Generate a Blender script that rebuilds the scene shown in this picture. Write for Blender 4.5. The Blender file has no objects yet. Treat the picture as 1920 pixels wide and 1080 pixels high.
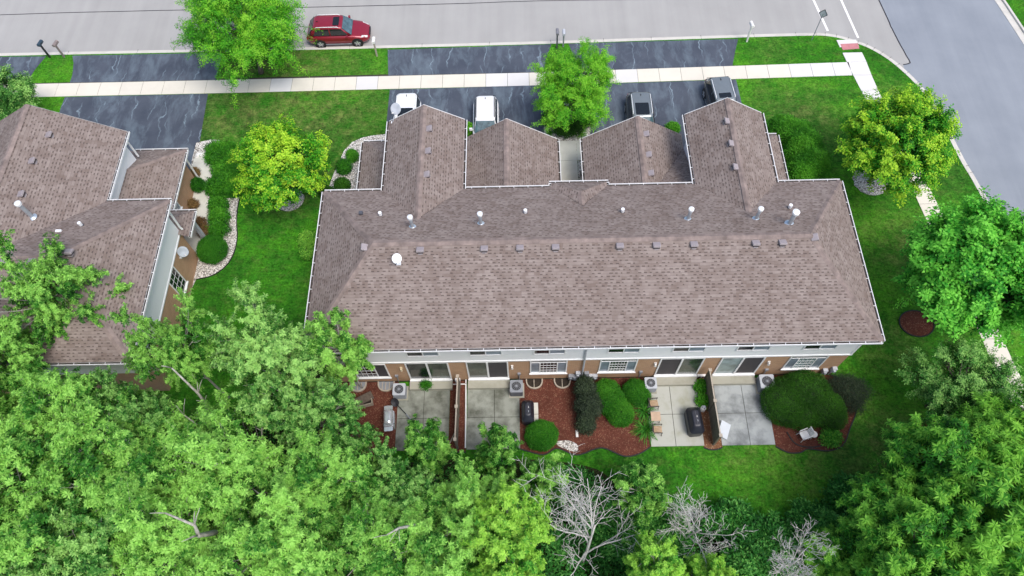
import bpy, math, random
import numpy as np
from mathutils import Vector, Matrix
R = math.radians
scene = bpy.context.scene
col = scene.collection

# ------------------------------------------------------------------ camera
H = 41.0
F = 1377.27            # focal length in pixels of a 1920 px wide frame
CM = np.array([[0.999715622239879, -0.010616111297967076, -0.021353520328991453],
               [-0.019281567771821006, -0.8867438003513965, -0.461858911013551],
               [-0.014031956164132957, 0.4621392979603354, -0.8866963254051164]])  # rows: right, down, forward
cam = bpy.data.objects.new('camera', bpy.data.cameras.new('camera'))
col.objects.link(cam)
m = Matrix.Identity(4)
for i in range(3):
    m[i][0] = CM[0][i]; m[i][1] = -CM[1][i]; m[i][2] = -CM[2][i]
m[2][3] = H
cam.matrix_world = m
cam.data.sensor_width = 36; cam.data.lens = F / 1920 * 36
cam.data.clip_start = 0.5; cam.data.clip_end = 3000
scene.camera = cam

# ------------------------------------------------------------------ world, sun, exposure
SUN_EL, SUN_AZ = R(63), R(138)      # azimuth clockwise from +Y
world = bpy.data.worlds.new("World"); scene.world = world; world.use_nodes = True
wn = world.node_tree.nodes; bg = wn['Background']
sky = wn.new('ShaderNodeTexSky'); sky.sky_type = 'NISHITA'; sky.sun_disc = False
sky.sun_elevation = SUN_EL; sky.sun_rotation = SUN_AZ
sky.air_density = 0.9; sky.dust_density = 3.5; sky.ozone_density = 0.7
world.node_tree.links.new(sky.outputs[0], bg.inputs[0]); bg.inputs[1].default_value = 0.148
sd = bpy.data.lights.new('sun', 'SUN'); sun = bpy.data.objects.new('sun', sd); col.objects.link(sun)
sd.energy = 1.3; sd.angle = R(24); sd.color = (1, 0.985, 0.965)
sv = Vector((math.sin(SUN_AZ) * math.cos(SUN_EL), math.cos(SUN_AZ) * math.cos(SUN_EL), math.sin(SUN_EL)))
sun.rotation_euler = sv.to_track_quat('Z', 'Y').to_euler(); sun.location = (0, 0, 60)
scene.view_settings.view_transform = 'Standard'; scene.view_settings.look = 'None'
scene.view_settings.exposure = 0.56; scene.view_settings.gamma = 1.0

# ------------------------------------------------------------------ helpers
def at(px, py, z=0.0):
    "world point at height z that the photo shows at (px, py)"
    d = CM.T @ np.array([(px - 960) / F, (py - 540) / F, 1.0])
    t = (z - H) / d[2]
    return (t * d[0], t * d[1], z)
def at2(px, py, z=0.0): return at(px, py, z)[:2]

class MB:
    def __init__(s): s.v = []; s.f = []; s.mi = []; s.cur = 0
    def face(s, pts, flip=False):
        n = len(s.v); s.v += [tuple(p) for p in pts]
        idx = list(range(n, n + len(pts)))
        if flip: idx.reverse()
        s.f.append(idx); s.mi.append(s.cur); return s
    def box(s, x0, x1, y0, y1, z0, z1):
        n = len(s.v)
        s.v += [(x, y, z) for z in (z0, z1) for x, y in ((x0, y0), (x1, y0), (x1, y1), (x0, y1))]
        for q in ((3, 2, 1, 0), (4, 5, 6, 7), (0, 1, 5, 4), (1, 2, 6, 5), (2, 3, 7, 6), (3, 0, 4, 7)):
            s.f.append([n + i for i in q]); s.mi.append(s.cur)
        return s
    def obox(s, c, hx, hy, z0, z1, a):
        ca, sa = math.cos(a), math.sin(a)
        return s.prism([(c[0] + x * ca - y * sa, c[1] + x * sa + y * ca) for x, y in ((-hx, -hy), (hx, -hy), (hx, hy), (-hx, hy))], z0, z1)
    def prism(s, poly, z0, z1, top=True):
        a = sum(poly[i][0] * poly[(i + 1) % len(poly)][1] - poly[(i + 1) % len(poly)][0] * poly[i][1] for i in range(len(poly)))
        if a < 0: poly = poly[::-1]
        k = len(poly); n = len(s.v)
        s.v += [(p[0], p[1], z0) for p in poly] + [(p[0], p[1], z1) for p in poly]
        for i in range(k):
            j = (i + 1) % k; s.f.append([n + i, n + j, n + k + j, n + k + i]); s.mi.append(s.cur)
        if top: s.f.append([n + k + i for i in range(k)]); s.mi.append(s.cur)
        return s
    def loft(s, rings, cap0=True, cap1=True):
        k = len(rings[0]); n = len(s.v)
        for r in rings: s.v += [tuple(p) for p in r]
        for a in range(len(rings) - 1):
            for i in range(k):
                j = (i + 1) % k
                s.f.append([n + a * k + i, n + a * k + j, n + (a + 1) * k + j, n + (a + 1) * k + i]); s.mi.append(s.cur)
        if cap0: s.f.append([n + i for i in range(k)][::-1]); s.mi.append(s.cur)
        if cap1: s.f.append([n + (len(rings) - 1) * k + i for i in range(k)]); s.mi.append(s.cur)
        return s
    def tube(s, pts, r, k=6, cap=True):
        pts = [Vector(p) for p in pts]; rs = r if isinstance(r, (list, tuple)) else [r] * len(pts)
        rings = []; ref = None
        for i, p in enumerate(pts):
            d = (pts[min(i + 1, len(pts) - 1)] - pts[max(i - 1, 0)]).normalized()
            if ref is None: ref = d.orthogonal().normalized()
            x = (ref - d * ref.dot(d)); x = x.normalized() if x.length > 1e-6 else d.orthogonal().normalized()
            ref = x; y = d.cross(x)
            rings.append([p + (x * math.cos(2 * math.pi * j / k) + y * math.sin(2 * math.pi * j / k)) * rs[i] for j in range(k)])
        return s.loft(rings, cap, cap)
    def cyl(s, c, r, z0, z1, k=16, r1=None):
        r1 = r if r1 is None else r1
        f = lambda rr, z: [(c[0] + rr * math.cos(2 * math.pi * j / k), c[1] + rr * math.sin(2 * math.pi * j / k), z) for j in range(k)]
        return s.loft([f(r, z0), f(r1, z1)])
    def rrect(s, secs, k=3, cap0=True, cap1=True, a=0.0, c=(0, 0)):
        "secs: (z, cx, cy, hx, hy, r)"
        rings = []
        for z, cx, cy, hx, hy, r in secs:
            ring = []
            for q, (sx, sy) in enumerate(((1, 1), (-1, 1), (-1, -1), (1, -1))):
                for j in range(k + 1):
                    t = math.pi / 2 * (q + j / k)
                    x = cx + sx * (hx - r) + r * math.cos(t); y = cy + sy * (hy - r) + r * math.sin(t)
                    ring.append((c[0] + x * math.cos(a) - y * math.sin(a), c[1] + x * math.sin(a) + y * math.cos(a), z))
            rings.append(ring)
        return s.loft(rings, cap0, cap1)
    def xf(s, mat):
        s.v = [tuple(mat @ Vector(p)) for p in s.v]; return s

def wpos(o):
    p = Vector((0, 0, 0))
    while o is not None: p += o.location; o = o.parent
    return p
def link(name, me, mats, parent, loc):
    for mm in (mats if isinstance(mats, (list, tuple)) else [mats]): me.materials.append(mm)
    o = bpy.data.objects.new(name, me); col.objects.link(o); o.location = loc
    if parent is not None: o.parent = parent
    return o
def obj(name, mb, mats, parent=None, loc=(0, 0, 0), smooth=False, world=True, uv=True):
    """one mesh object. world=True: the mesh was written in world coordinates."""
    off = Vector((0, 0, 0))
    if world: off = (wpos(parent) if parent is not None else Vector((0, 0, 0))) + Vector(loc)
    me = bpy.data.meshes.new(name)
    V = [(p[0] - off[0], p[1] - off[1], p[2] - off[2]) for p in mb.v]
    me.from_pydata(V, [], mb.f)
    me.polygons.foreach_set('material_index', mb.mi)
    if smooth: me.polygons.foreach_set('use_smooth', [True] * len(mb.f))
    if uv:
        ul = me.uv_layers.new(name='UVMap'); U = []
        for f in mb.f:
            n = Vector((0, 0, 0))
            for i in range(len(f)):
                a, b = mb.v[f[i]], mb.v[f[(i + 1) % len(f)]]
                n += Vector(((a[1] - b[1]) * (a[2] + b[2]), (a[2] - b[2]) * (a[0] + b[0]), (a[0] - b[0]) * (a[1] + b[1])))
            n = n.normalized() if n.length > 1e-12 else Vector((0, 0, 1))
            if abs(n.z) > 0.98: u, w = Vector((1, 0, 0)), Vector((0, 1, 0))
            else: u = Vector((0, 0, 1)).cross(n).normalized(); w = n.cross(u)
            for i in f: p = Vector(mb.v[i]); U += [p.dot(u), p.dot(w)]
        ul.data.foreach_set('uv', U)
    me.update()
    return link(name, me, mats, parent, loc)
def tag(o, label=None, cat=None, group=None, kind=None):
    if label: o['label'] = label
    if cat: o['category'] = cat
    if group: o['group'] = group
    if kind: o['kind'] = kind
    return o
def thing(name, label, cat, loc, rz=0, group=None):
    o = bpy.data.objects.new(name, None); col.objects.link(o); o.location = loc; o.rotation_euler = (0, 0, rz)
    o.empty_display_size = 0.3
    return tag(o, label, cat, group)
def struct(name, mb, mats, **k): return tag(obj(name, mb, mats, **k), kind='structure')
def copy_tree(o, parent=None):
    c = o.copy(); col.objects.link(c); c.parent = parent
    for ch in o.children: copy_tree(ch, c)
    return c
def place_copy(src, loc, rz, label, scale=1.0, group=None):
    c = copy_tree(src); c.location = loc; c.rotation_euler = (0, 0, rz); c.scale = (scale,) * 3
    c['label'] = label
    if group: c['group'] = group
    return c

# ------------------------------------------------------------------ node materials
class NT:
    def __init__(s, name):
        s.m = bpy.data.materials.new(name); s.m.use_nodes = True; s.t = s.m.node_tree
        s.b = s.t.nodes['Principled BSDF']; s.out = s.t.nodes['Material Output']
    def n(s, typ, **k):
        nd = s.t.nodes.new('ShaderNode' + typ)
        for a, b in k.items(): setattr(nd, a, b)
        return nd
    def l(s, a, b): s.t.links.new(a, b)
    def put(s, sock, v):
        if hasattr(v, 'is_output') or isinstance(v, bpy.types.NodeSocket): s.l(v, sock)
        elif v is not None: sock.default_value = v if not isinstance(v, tuple) or len(v) != 3 or sock.type != 'RGBA' else (*v, 1)
    def math(s, op, a, b=None, c=None, clamp=False):
        nd = s.n('Math', operation=op); nd.use_clamp = clamp
        for i, v in enumerate((a, b, c)): s.put(nd.inputs[i], v) if v is not None else None
        return nd.outputs[0]
    def mix(s, f, a, b, bt='MIX'):
        nd = s.n('MixRGB', blend_type=bt); s.put(nd.inputs[0], f); s.put(nd.inputs[1], a); s.put(nd.inputs[2], b); return nd.outputs[0]
    def coord(s, kind='Object', scale=(1, 1, 1), rot=(0, 0, 0)):
        tc = s.n('TexCoord'); mp = s.n('Mapping'); s.l(tc.outputs[kind], mp.inputs[0])
        mp.inputs['Scale'].default_value = scale; mp.inputs['Rotation'].default_value = rot; return mp.outputs[0]
    def noise(s, vec, sc, det=4, ro=0.55, dist=0.0):
        nd = s.n('TexNoise'); s.l(vec, nd.inputs['Vector']); nd.inputs['Scale'].default_value = sc
        nd.inputs['Detail'].default_value = det; nd.inputs['Roughness'].default_value = ro; nd.inputs['Distortion'].default_value = dist
        return nd.outputs['Fac']
    def voro(s, vec, sc, out='Distance', feature='F1'):
        nd = s.n('TexVoronoi', feature=feature); s.l(vec, nd.inputs['Vector']); nd.inputs['Scale'].default_value = sc; return nd.outputs[out]
    def ramp(s, fac, stops):
        nd = s.n('ValToRGB'); s.l(fac, nd.inputs[0]); e = nd.color_ramp.elements
        while len(e) < len(stops): e.new(0.5)
        for el, (p, c) in zip(e, stops): el.position = p; el.color = (*c, 1) if len(c) == 3 else c
        return nd.outputs[0]
    def mr(s, v, a, b, c=0.0, d=1.0):
        nd = s.n('MapRange'); s.l(v, nd.inputs[0])
        for i, x in enumerate((a, b, c, d)): nd.inputs[i + 1].default_value = x
        return nd.outputs[0]
    def bump(s, h, st, dist=0.02):
        nd = s.n('Bump'); nd.inputs['Strength'].default_value = st; nd.inputs['Distance'].default_value = dist
        s.l(h, nd.inputs['Height']); s.l(nd.outputs[0], s.b.inputs['Normal'])
    def fin(s, colr=None, rough=0.7, metal=0.0, spec=None):
        if colr is not None: s.put(s.b.inputs['Base Color'], colr)
        s.put(s.b.inputs['Roughness'], rough); s.b.inputs['Metallic'].default_value = metal
        if spec is not None: s.b.inputs['Specular IOR Level'].default_value = spec
        return s.m
def plain(name, c, rough=0.6, metal=0.0, var=0.12, sc=3.0, spec=None, coat=0.0):
    t = NT(name); v = t.coord('Object'); nz = t.noise(v, sc, 5)
    d = tuple(x * (1 - var) for x in c); l = tuple(min(1, x * (1 + var)) for x in c)
    t.b.inputs['Coat Weight'].default_value = coat
    return t.fin(t.ramp(nz, [(0.3, d), (0.7, l)]), rough, metal, spec)

def shingle_mat(name, light, mid, dark, tabdark=0.55):
    t = NT(name); tc = t.n('TexCoord'); sp = t.n('SeparateXYZ'); t.l(tc.outputs['UV'], sp.inputs[0])
    u, v = sp.outputs[0], sp.outputs[1]
    RH, CW = 0.165, 0.30
    vr = t.math('DIVIDE', v, RH); row = t.math('FLOOR', vr); fv = t.math('FRACT', vr)
    wn1 = t.n('TexWhiteNoise', noise_dimensions='1D'); t.l(row, wn1.inputs['W'])
    uu = t.math('ADD', t.math('DIVIDE', u, CW), t.math('MULTIPLY', wn1.outputs[0], 9.7)); cell = t.math('FLOOR', uu); fu = t.math('FRACT', uu)
    cb = t.n('CombineXYZ'); t.l(cell, cb.inputs[0]); t.l(row, cb.inputs[1])
    w2 = t.n('TexWhiteNoise', noise_dimensions='2D'); t.l(cb.outputs[0], w2.inputs['Vector'])
    sc = t.n('SeparateColor'); t.l(w2.outputs['Color'], sc.inputs[0]); r1, r2, r3 = sc.outputs
    uvv = t.n('CombineXYZ'); t.l(u, uvv.inputs[0]); t.l(v, uvv.inputs[1])
    big = t.noise(uvv.outputs[0], 0.35, 4, 0.6); mid_n = t.noise(uvv.outputs[0], 1.6, 3, 0.6); fine = t.noise(uvv.outputs[0], 30, 2, 0.6)
    k = t.math('ADD', t.math('MULTIPLY', r1, 0.30), t.math('MULTIPLY', mid_n, 0.70))
    k = t.math('ADD', k, t.math('MULTIPLY', fine, 0.25)); k = t.math('ADD', k, t.math('MULTIPLY', t.math('SUBTRACT', big, 0.5), 0.4))
    base = t.ramp(k, [(0.38, mid), (0.85, light)])
    # dark dashes: shadow under the laminated tab edges painted into the shingle colour
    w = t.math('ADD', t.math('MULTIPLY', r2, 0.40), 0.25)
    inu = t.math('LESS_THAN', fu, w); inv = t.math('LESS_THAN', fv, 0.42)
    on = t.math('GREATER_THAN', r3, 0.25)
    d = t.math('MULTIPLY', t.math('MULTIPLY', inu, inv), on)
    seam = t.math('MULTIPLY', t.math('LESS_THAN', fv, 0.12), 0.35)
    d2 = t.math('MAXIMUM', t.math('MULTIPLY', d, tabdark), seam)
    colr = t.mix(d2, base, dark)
    # faint streaks of weathering down the slope
    mp = t.n('Mapping'); t.l(uvv.outputs[0], mp.inputs[0]); mp.inputs['Scale'].default_value = (1.2, 0.12, 1)
    st = t.noise(mp.outputs[0], 1.0, 4, 0.6)
    colr = t.mix(t.mr(st, 0.5, 0.75, 0, 0.22), colr, tuple(x * 0.72 for x in mid))
    h = t.math('SUBTRACT', t.math('SUBTRACT', 1.0, fv), t.math('MULTIPLY', d, 0.8))
    t.bump(h, 0.5, 0.012)
    return t.fin(colr, 0.92, spec=0.25)

def brick_mat(name, a, b, mortar):
    t = NT(name); tc = t.n('TexCoord'); bt = t.n('TexBrick'); t.l(tc.outputs['UV'], bt.inputs['Vector'])
    bt.inputs['Scale'].default_value = 1; bt.inputs['Brick Width'].default_value = 0.22; bt.inputs['Row Height'].default_value = 0.075
    bt.inputs['Mortar Size'].default_value = 0.009; bt.inputs['Color1'].default_value = (*a, 1); bt.inputs['Color2'].default_value = (*b, 1); bt.inputs['Mortar'].default_value = (*mortar, 1)
    bt.inputs['Bias'].default_value = -0.1
    nz = t.noise(tc.outputs['UV'], 1.3, 4); c = t.mix(t.mr(nz, 0.35, 0.75, 0, 0.3), bt.outputs['Color'], tuple(x * 0.65 for x in a))
    # splash-back dirt low on the wall
    t.bump(bt.outputs['Fac'], -0.4, 0.006)
    return t.fin(c, 0.88)

def siding_mat(name, c):
    t = NT(name); tc = t.n('TexCoord'); sp = t.n('SeparateXYZ'); t.l(tc.outputs['UV'], sp.inputs[0])
    f = t.math('FRACT', t.math('DIVIDE', sp.outputs[1], 0.105)); t.bump(f, 0.12, 0.006)
    nz = t.noise(tc.outputs['UV'], 0.8, 4); return t.fin(t.mix(t.mr(nz, 0.4, 0.8, 0, .12), c, tuple(x * .8 for x in c)), 0.5)

def asphalt_new(name):
    t = NT(name); v = t.coord('Object')
    fine = t.noise(v, 60, 3); big = t.noise(v, 0.5, 5, 0.6)
    base = t.ramp(t.math('ADD', t.math('MULTIPLY', fine, .3), t.math('MULTIPLY', big, .7)), [(0.32, (0.036, 0.047, 0.070)), (0.7, (0.082, 0.098, 0.128))])
    # wandering chalky drain streaks that run down the drive
    sp = t.n('SeparateXYZ'); t.l(v, sp.inputs[0])
    wob = t.math('MULTIPLY', t.math('SUBTRACT', t.noise(v, .8, 3, .5), .5), 1.25)
    def lines(per, sd, th):
        q = t.math('ADD', t.math('DIVIDE', t.math('ADD', sp.outputs[0], wob), per), sd); fr = t.math('ABSOLUTE', t.math('SUBTRACT', t.math('FRACT', q), .5))
        w1 = t.n('TexWhiteNoise', noise_dimensions='1D'); t.l(t.math('FLOOR', q), w1.inputs['W'])
        cb = t.n('CombineXYZ'); t.l(t.math('MULTIPLY', t.math('FLOOR', q), 3.3), cb.inputs[0]); t.l(t.math('MULTIPLY', sp.outputs[1], .42), cb.inputs[1])
        seg = t.mr(t.noise(cb.outputs[0], 1.0, 2), .46, .62)
        return t.math('MULTIPLY', t.mr(fr, 0.0, th, 1, 0), seg)
    ln = lines(1.35, .3, .045); ln2 = lines(2.3, .75, .03)
    mk = t.mr(t.noise(v, 2.5, 3), 0.3, 0.55, .35, 1)
    cloud = t.mr(t.noise(t.coord('Object', (1, .4, 1)), 0.9, 6, 0.7, .4), 0.46, 0.75, 0, 0.5)
    f = t.math('MAXIMUM', t.math('MULTIPLY', t.math('MAXIMUM', ln, ln2), t.math('MULTIPLY', mk, 1.0)), cloud, clamp=True)
    return t.fin(t.mix(t.math('MULTIPLY', f, 0.8), base, (0.27, 0.36, 0.42)), 0.75)
def road_mat(name, a, b, rot, streak):
    t = NT(name); v = t.coord('Object'); fine = t.noise(v, 45, 3, .7); big = t.noise(v, 0.25, 6, 0.6)
    st = t.noise(t.coord('Object', (0.9, 0.05, 1), (0, 0, rot)), 1.1, 4, .6)
    k = t.math('ADD', t.math('MULTIPLY', fine, .22), t.math('ADD', t.math('MULTIPLY', big, .4), t.math('MULTIPLY', st, streak)))
    c = t.ramp(k, [(0.3, a), (0.75, b)])
    cr = t.voro(v, 0.22, feature='DISTANCE_TO_EDGE')
    t.bump(fine, 0.3, 0.006)
    return t.fin(c, 0.85)
def concrete_mat(name, c, dirt, amt=0.5, isl=0.1, sc=0.9, lo=.45, hi=.75):
    t = NT(name); v = t.coord('Object'); g = t.n('NewGeometry')
    nz = t.noise(v, sc, 6, .65); fine = t.noise(v, 40, 3)
    cc = t.mix(t.mr(nz, lo, hi, 0, amt), c, dirt)
    cc = t.mix(t.math('MULTIPLY', fine, .15), cc, tuple(x * .6 for x in c))
    cc = t.mix(t.math('MULTIPLY', g.outputs['Random Per Island'], isl), cc, tuple(x * .45 for x in c))
    t.bump(fine, 0.15, 0.004)
    return t.fin(cc, 0.85)
def lawn_mat(name):
    t = NT(name); v = t.coord('Object')
    big = t.noise(v, 0.16, 5, 0.6, .3); med = t.noise(v, 0.9, 6, 0.7, .4); fin = t.noise(v, 7, 5, .8); mo = t.noise(t.coord('Object', (1, 2.6, 1), (0, 0, .3)), 3.2, 5, .75)
    k = t.math('ADD', t.math('MULTIPLY', big, .5), t.math('ADD', t.math('MULTIPLY', med, .3), t.math('MULTIPLY', mo, .2)))
    c = t.ramp(k, [(0.38, (0.016, 0.080, 0.008)), (0.48, (0.033, 0.172, 0.010)), (0.58, (0.078, 0.280, 0.014))])
    # worn, dry grass: north verge and under the street trees
    def spot(x, y, r, s, e=1.0):
        tc = t.n('TexCoord'); vm = t.n('VectorMath', operation='SUBTRACT'); t.l(tc.outputs['Object'], vm.inputs[0]); vm.inputs[1].default_value = (x, y, 0)
        mp = t.n('Mapping'); t.l(vm.outputs[0], mp.inputs[0]); mp.inputs['Scale'].default_value = (e, 1, 0)
        ln = t.n('VectorMath', operation='LENGTH'); t.l(mp.outputs[0], ln.inputs[0]); return t.mr(ln.outputs['Value'], r * .3, r, s, 0)
    dry = spot(-17.5, 40.6, 3.4, 1.0, .4)
    for a in ((-17, 36.0, 6.5, .9, .5), (-11.5, 31.5, 3.2, .9), (-13, 34, 4, .6), (20, 34.5, 4.5, .7), (24.5, 24, 4, .7), (17, 10.2, 3.5, .6, .5), (26.6, 36, 2.4, .6, .9), (22, 33, 3.2, .4), (28.0, 21, 5, .5), (21.6, 17, 3, .65), (27, 30, 4, .4),
              (-15.6, 29, 3, .75), (20.9, 11.0, 3.2, .9), (-14.5, 15, 2.5, .5), (18, 36.5, 2.5, .5), (13.2, 10.4, 1.2, .6, .3), (19, 41, 2, .4), (-12.2, 22, 2.5, .35), (19.5, 13.5, 2, .5)):
        dry = t.math('MAXIMUM', dry, spot(*a))
    dn = t.mr(t.math('ADD', t.math('MULTIPLY', med, .6), t.math('MULTIPLY', mo, .4)), 0.42, 0.60)
    dc = t.ramp(t.noise(v, 1.5, 4), [(0.35, (0.052, 0.055, 0.022)), (0.65, (0.20, 0.20, 0.07))])
    c = t.mix(t.math('MULTIPLY', t.math('MULTIPLY', dry, dn), 0.95, clamp=True), c, dc)
    c = t.mix(t.mr(t.noise(t.coord('Object', (1, 1.7, 1), (0, 0, .5)), 1.3, 7, .75), .50, .66, 0, .5), c, (0.105, 0.15, 0.035))
    c = t.mix(t.mr(t.noise(v, 2.1, 6, .8), .53, .64, 0, .45), c, (0.012, 0.06, 0.006))
    f2 = t.mr(t.math('ADD', t.math('MULTIPLY', fin, .6), t.math('MULTIPLY', t.noise(v, 2.6, 5, .8), .4)), .38, .62, 0.35, 1.6); mm = t.n('VectorMath', operation='SCALE'); t.l(c, mm.inputs[0]); t.l(f2, mm.inputs['Scale'])
    t.bump(t.math('ADD', fin, mo), 0.8, 0.05)
    return t.fin(mm.outputs[0], 0.9, spec=0.1)
def mulch_mat(name, a, b, chip):
    t = NT(name); v = t.coord('Object'); n1 = t.noise(v, 7, 6, .85); vo = t.voro(v, 24, 'Color'); sp = t.n('SeparateColor'); t.l(vo, sp.inputs[0])
    c = t.mix(t.mr(n1, .3, .7), a, b); c = t.mix(t.mr(sp.outputs[0], .86, .93, 0, .75), c, chip)
    c = t.mix(t.mr(t.noise(v, .9, 3), .35, .65, .45, 0), c, tuple(x * .5 for x in a))
    t.bump(n1, 0.9, 0.05); return t.fin(c, 0.95, spec=.1)
def gravel_mat(name):
    t = NT(name); v = t.coord('Object'); nd = t.n('TexVoronoi'); t.l(v, nd.inputs['Vector']); nd.inputs['Scale'].default_value = 13
    sp = t.n('SeparateColor'); t.l(nd.outputs['Color'], sp.inputs[0])
    c = t.ramp(sp.outputs[0], [(0.0, (0.2, 0.18, 0.15)), (0.15, (0.55, 0.52, 0.46)), (0.6, (0.78, 0.75, 0.7)), (1, (0.88, 0.86, 0.82))])
    c = t.mix(t.mr(nd.outputs['Distance'], .35, .75, 0, .75), c, (0.07, .06, .05))
    h = t.math('SUBTRACT', 1.0, nd.outputs['Distance']); t.bump(h, 0.8, 0.05); return t.fin(c, 0.8)
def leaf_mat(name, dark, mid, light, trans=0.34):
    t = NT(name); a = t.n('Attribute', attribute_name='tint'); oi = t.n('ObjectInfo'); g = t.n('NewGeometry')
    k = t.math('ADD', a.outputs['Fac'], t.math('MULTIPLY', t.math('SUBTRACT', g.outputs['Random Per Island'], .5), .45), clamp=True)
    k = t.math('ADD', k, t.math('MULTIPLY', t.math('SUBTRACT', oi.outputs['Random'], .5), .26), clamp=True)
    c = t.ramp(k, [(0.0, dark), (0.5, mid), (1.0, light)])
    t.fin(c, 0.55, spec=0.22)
    tr = t.n('BsdfTranslucent'); t.l(c, tr.inputs[0]); mx = t.n('MixShader'); mx.inputs[0].default_value = trans
    t.l(t.b.outputs[0], mx.inputs[1]); t.l(tr.outputs[0], mx.inputs[2]); t.l(mx.outputs[0], t.out.inputs[0]); return t.m
def bark_mat(name, a, b):
    t = NT(name); v = t.coord('Object', (1, 1, .35)); return t.fin(t.ramp(t.noise(v, 9, 5, .7), [(.35, a), (.65, b)]), .9)

M = {}
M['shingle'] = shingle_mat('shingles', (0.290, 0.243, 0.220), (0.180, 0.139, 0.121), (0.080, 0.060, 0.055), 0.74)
M['shingle_cap'] = plain('shingle_caps', (0.225, 0.178, 0.160), .92, var=.35, sc=2.2)
M['brick'] = brick_mat('bricks', (0.50, 0.28, 0.15), (0.40, 0.215, 0.115), (0.46, .38, .28))
M['siding'] = siding_mat('white siding', (0.88, 0.90, 0.91))
M['white'] = plain('white trim', (0.82, 0.83, 0.83), .45, var=.04)
M['debris'] = plain('gutter debris', (0.045, 0.035, 0.03), .95, var=.6, sc=9)
M['vent'] = plain('vent plastic', (0.32, 0.285, 0.295), .6, var=.08)
M['ventdark'] = plain('vent shadow gap', (0.05, .04, .04), .9)
M['steel'] = plain('galvanised steel', (0.55, 0.62, 0.68), .35, .6, var=.15)
M['steelw'] = plain('bright flue cap', (0.85, 0.87, 0.88), .4, .1, var=.05)
M['black'] = plain('black paint', (0.02, 0.02, 0.024), .45)
M['blackcloth'] = plain('black vinyl cover', (0.018, 0.02, 0.03), .42, var=.3)
M['dgrey'] = plain('dark grey metal', (0.08, 0.085, 0.10), .5)
M['lgrey'] = plain('pale grey metal', (0.46, 0.49, 0.53), .45)
M['mgrey'] = plain('mid grey metal', (0.25, 0.27, 0.30), .5)
M['glassdark'] = plain('dark window glass', (0.012, 0.014, 0.018), .06, spec=.6, sc=.5)
M['glassgreen'] = plain('greenish door glass', (0.05, 0.065, 0.052), .08, spec=.6, var=.5, sc=1.2)
M['glasslight'] = plain('window glass over curtain', (0.22, 0.27, 0.32), .15, var=.25, sc=1.5)
M['glassteal'] = plain('door glass over curtain', (0.20, 0.27, 0.27), .1, var=.5, sc=1.4)
M['screen'] = plain('insect screen', (0.055, 0.05, 0.055), .7)
M['sidewalk'] = concrete_mat('sidewalk concrete', (0.74, 0.70, 0.60), (0.55, .51, .43), .3, .10)
M['sidewalk_new'] = concrete_mat('newer sidewalk concrete', (0.72, 0.71, 0.69), (0.6, .58, .55), .3, .1)
M['kerb'] = concrete_mat('kerb concrete', (0.62, 0.60, 0.55), (0.38, .36, .32), .5, .1)
M['path'] = concrete_mat('path concrete', (0.64, 0.64, 0.57), (0.36, .36, .31), .4, .08)
M['patio_clean'] = concrete_mat('patio concrete', (0.47, 0.48, 0.43), (0.27, 0.27, 0.15), .7, .1, .7, .5, .75)
M['patio_dark'] = concrete_mat('stained patio concrete', (0.40, 0.43, 0.43), (0.085, .095, .10), .9, .1, .6, .42, .66)
M['patio_mossy'] = concrete_mat('mossy patio concrete', (0.33, 0.35, 0.30), (0.045, .047, .026), .9, .2, .85, .42, .66)
M['stoop'] = concrete_mat('stoop concrete', (0.40, 0.39, 0.32), (0.2, .2, .13), .6, .1)
M['joint'] = plain('joint dirt', (0.04, .04, .025), .95)
M['asphalt_new'] = asphalt_new('sealed driveway asphalt')
M['road'] = road_mat('grey street asphalt', (0.300, 0.297, 0.286), (0.42, 0.415, 0.40), R(90), .38)
M['road2'] = road_mat('blue grey asphalt', (0.20, 0.225, 0.26), (0.34, 0.37, 0.41), R(8), .25)
M['seam'] = plain('crack sealant', (0.02, 0.02, 0.025), .6)
M['paint'] = plain('white road paint', (0.85, 0.85, 0.83), .6, var=.05)
M['redpad'] = plain('red warning pad', (0.50, 0.20, 0.21), .7)
M['lawn'] = lawn_mat('lawn grass')
M['forest_floor'] = mulch_mat('forest floor', (0.022, 0.025, 0.010), (0.035, 0.055, 0.014), (.12, .1, .06))
M['mulch'] = mulch_mat('red bark mulch', (0.085, 0.028, 0.020), (0.20, 0.072, 0.048), (0.30, .17, .11))
M['mulch_brown'] = mulch_mat('brown bark mulch', (0.16, 0.07, 0.035), (0.26, 0.13, 0.07), (0.5, .38, .25))
M['gravel'] = gravel_mat('white landscaping stone')
M['edging'] = plain('black plastic edging', (0.012, .012, .012), .6)
M['fence'] = plain('weathered fence boards', (0.175, 0.15, 0.115), .85, var=.25, sc=6)
M['fencecap'] = plain('fence rail', (0.42, 0.37, 0.30), .8)
M['tan'] = plain('tan wicker', (0.44, 0.30, 0.18), .7, var=.2, sc=12)
M['bronze'] = plain('bronze frame', (0.05, 0.04, .035), .5)
M['pinetable'] = plain('tan table top', (0.50, 0.36, 0.25), .6)
M['whiteplastic'] = plain('white plastic', (0.78, 0.77, 0.74), .5)
M['stainless'] = plain('stainless steel', (0.78, 0.80, 0.83), .25, .7, var=.1)
M['planter'] = plain('faded planter wood', (0.33, 0.29, 0.22), .85, var=.3, sc=8)
M['planterdark'] = plain('dark planter wood', (0.11, 0.085, 0.065), .9, var=.3, sc=8)
M['panel'] = plain('pale panel', (0.58, 0.63, 0.68), .5, var=.04)
M['cream'] = plain('cream plastic', (0.72, 0.62, 0.42), .5)
M['tyre'] = plain('tyre rubber', (0.016, .016, .017), .8)
M['rim'] = plain('alloy rim', (0.6, .61, .63), .3, .6)
M['carglass'] = plain('car glass', (0.012, 0.016, 0.02), .05, spec=.5, sc=.5)
M['windshield'] = plain('windshield glass', (0.07, 0.13, 0.15), .04, spec=1.0, sc=2.5, var=.6)
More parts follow.
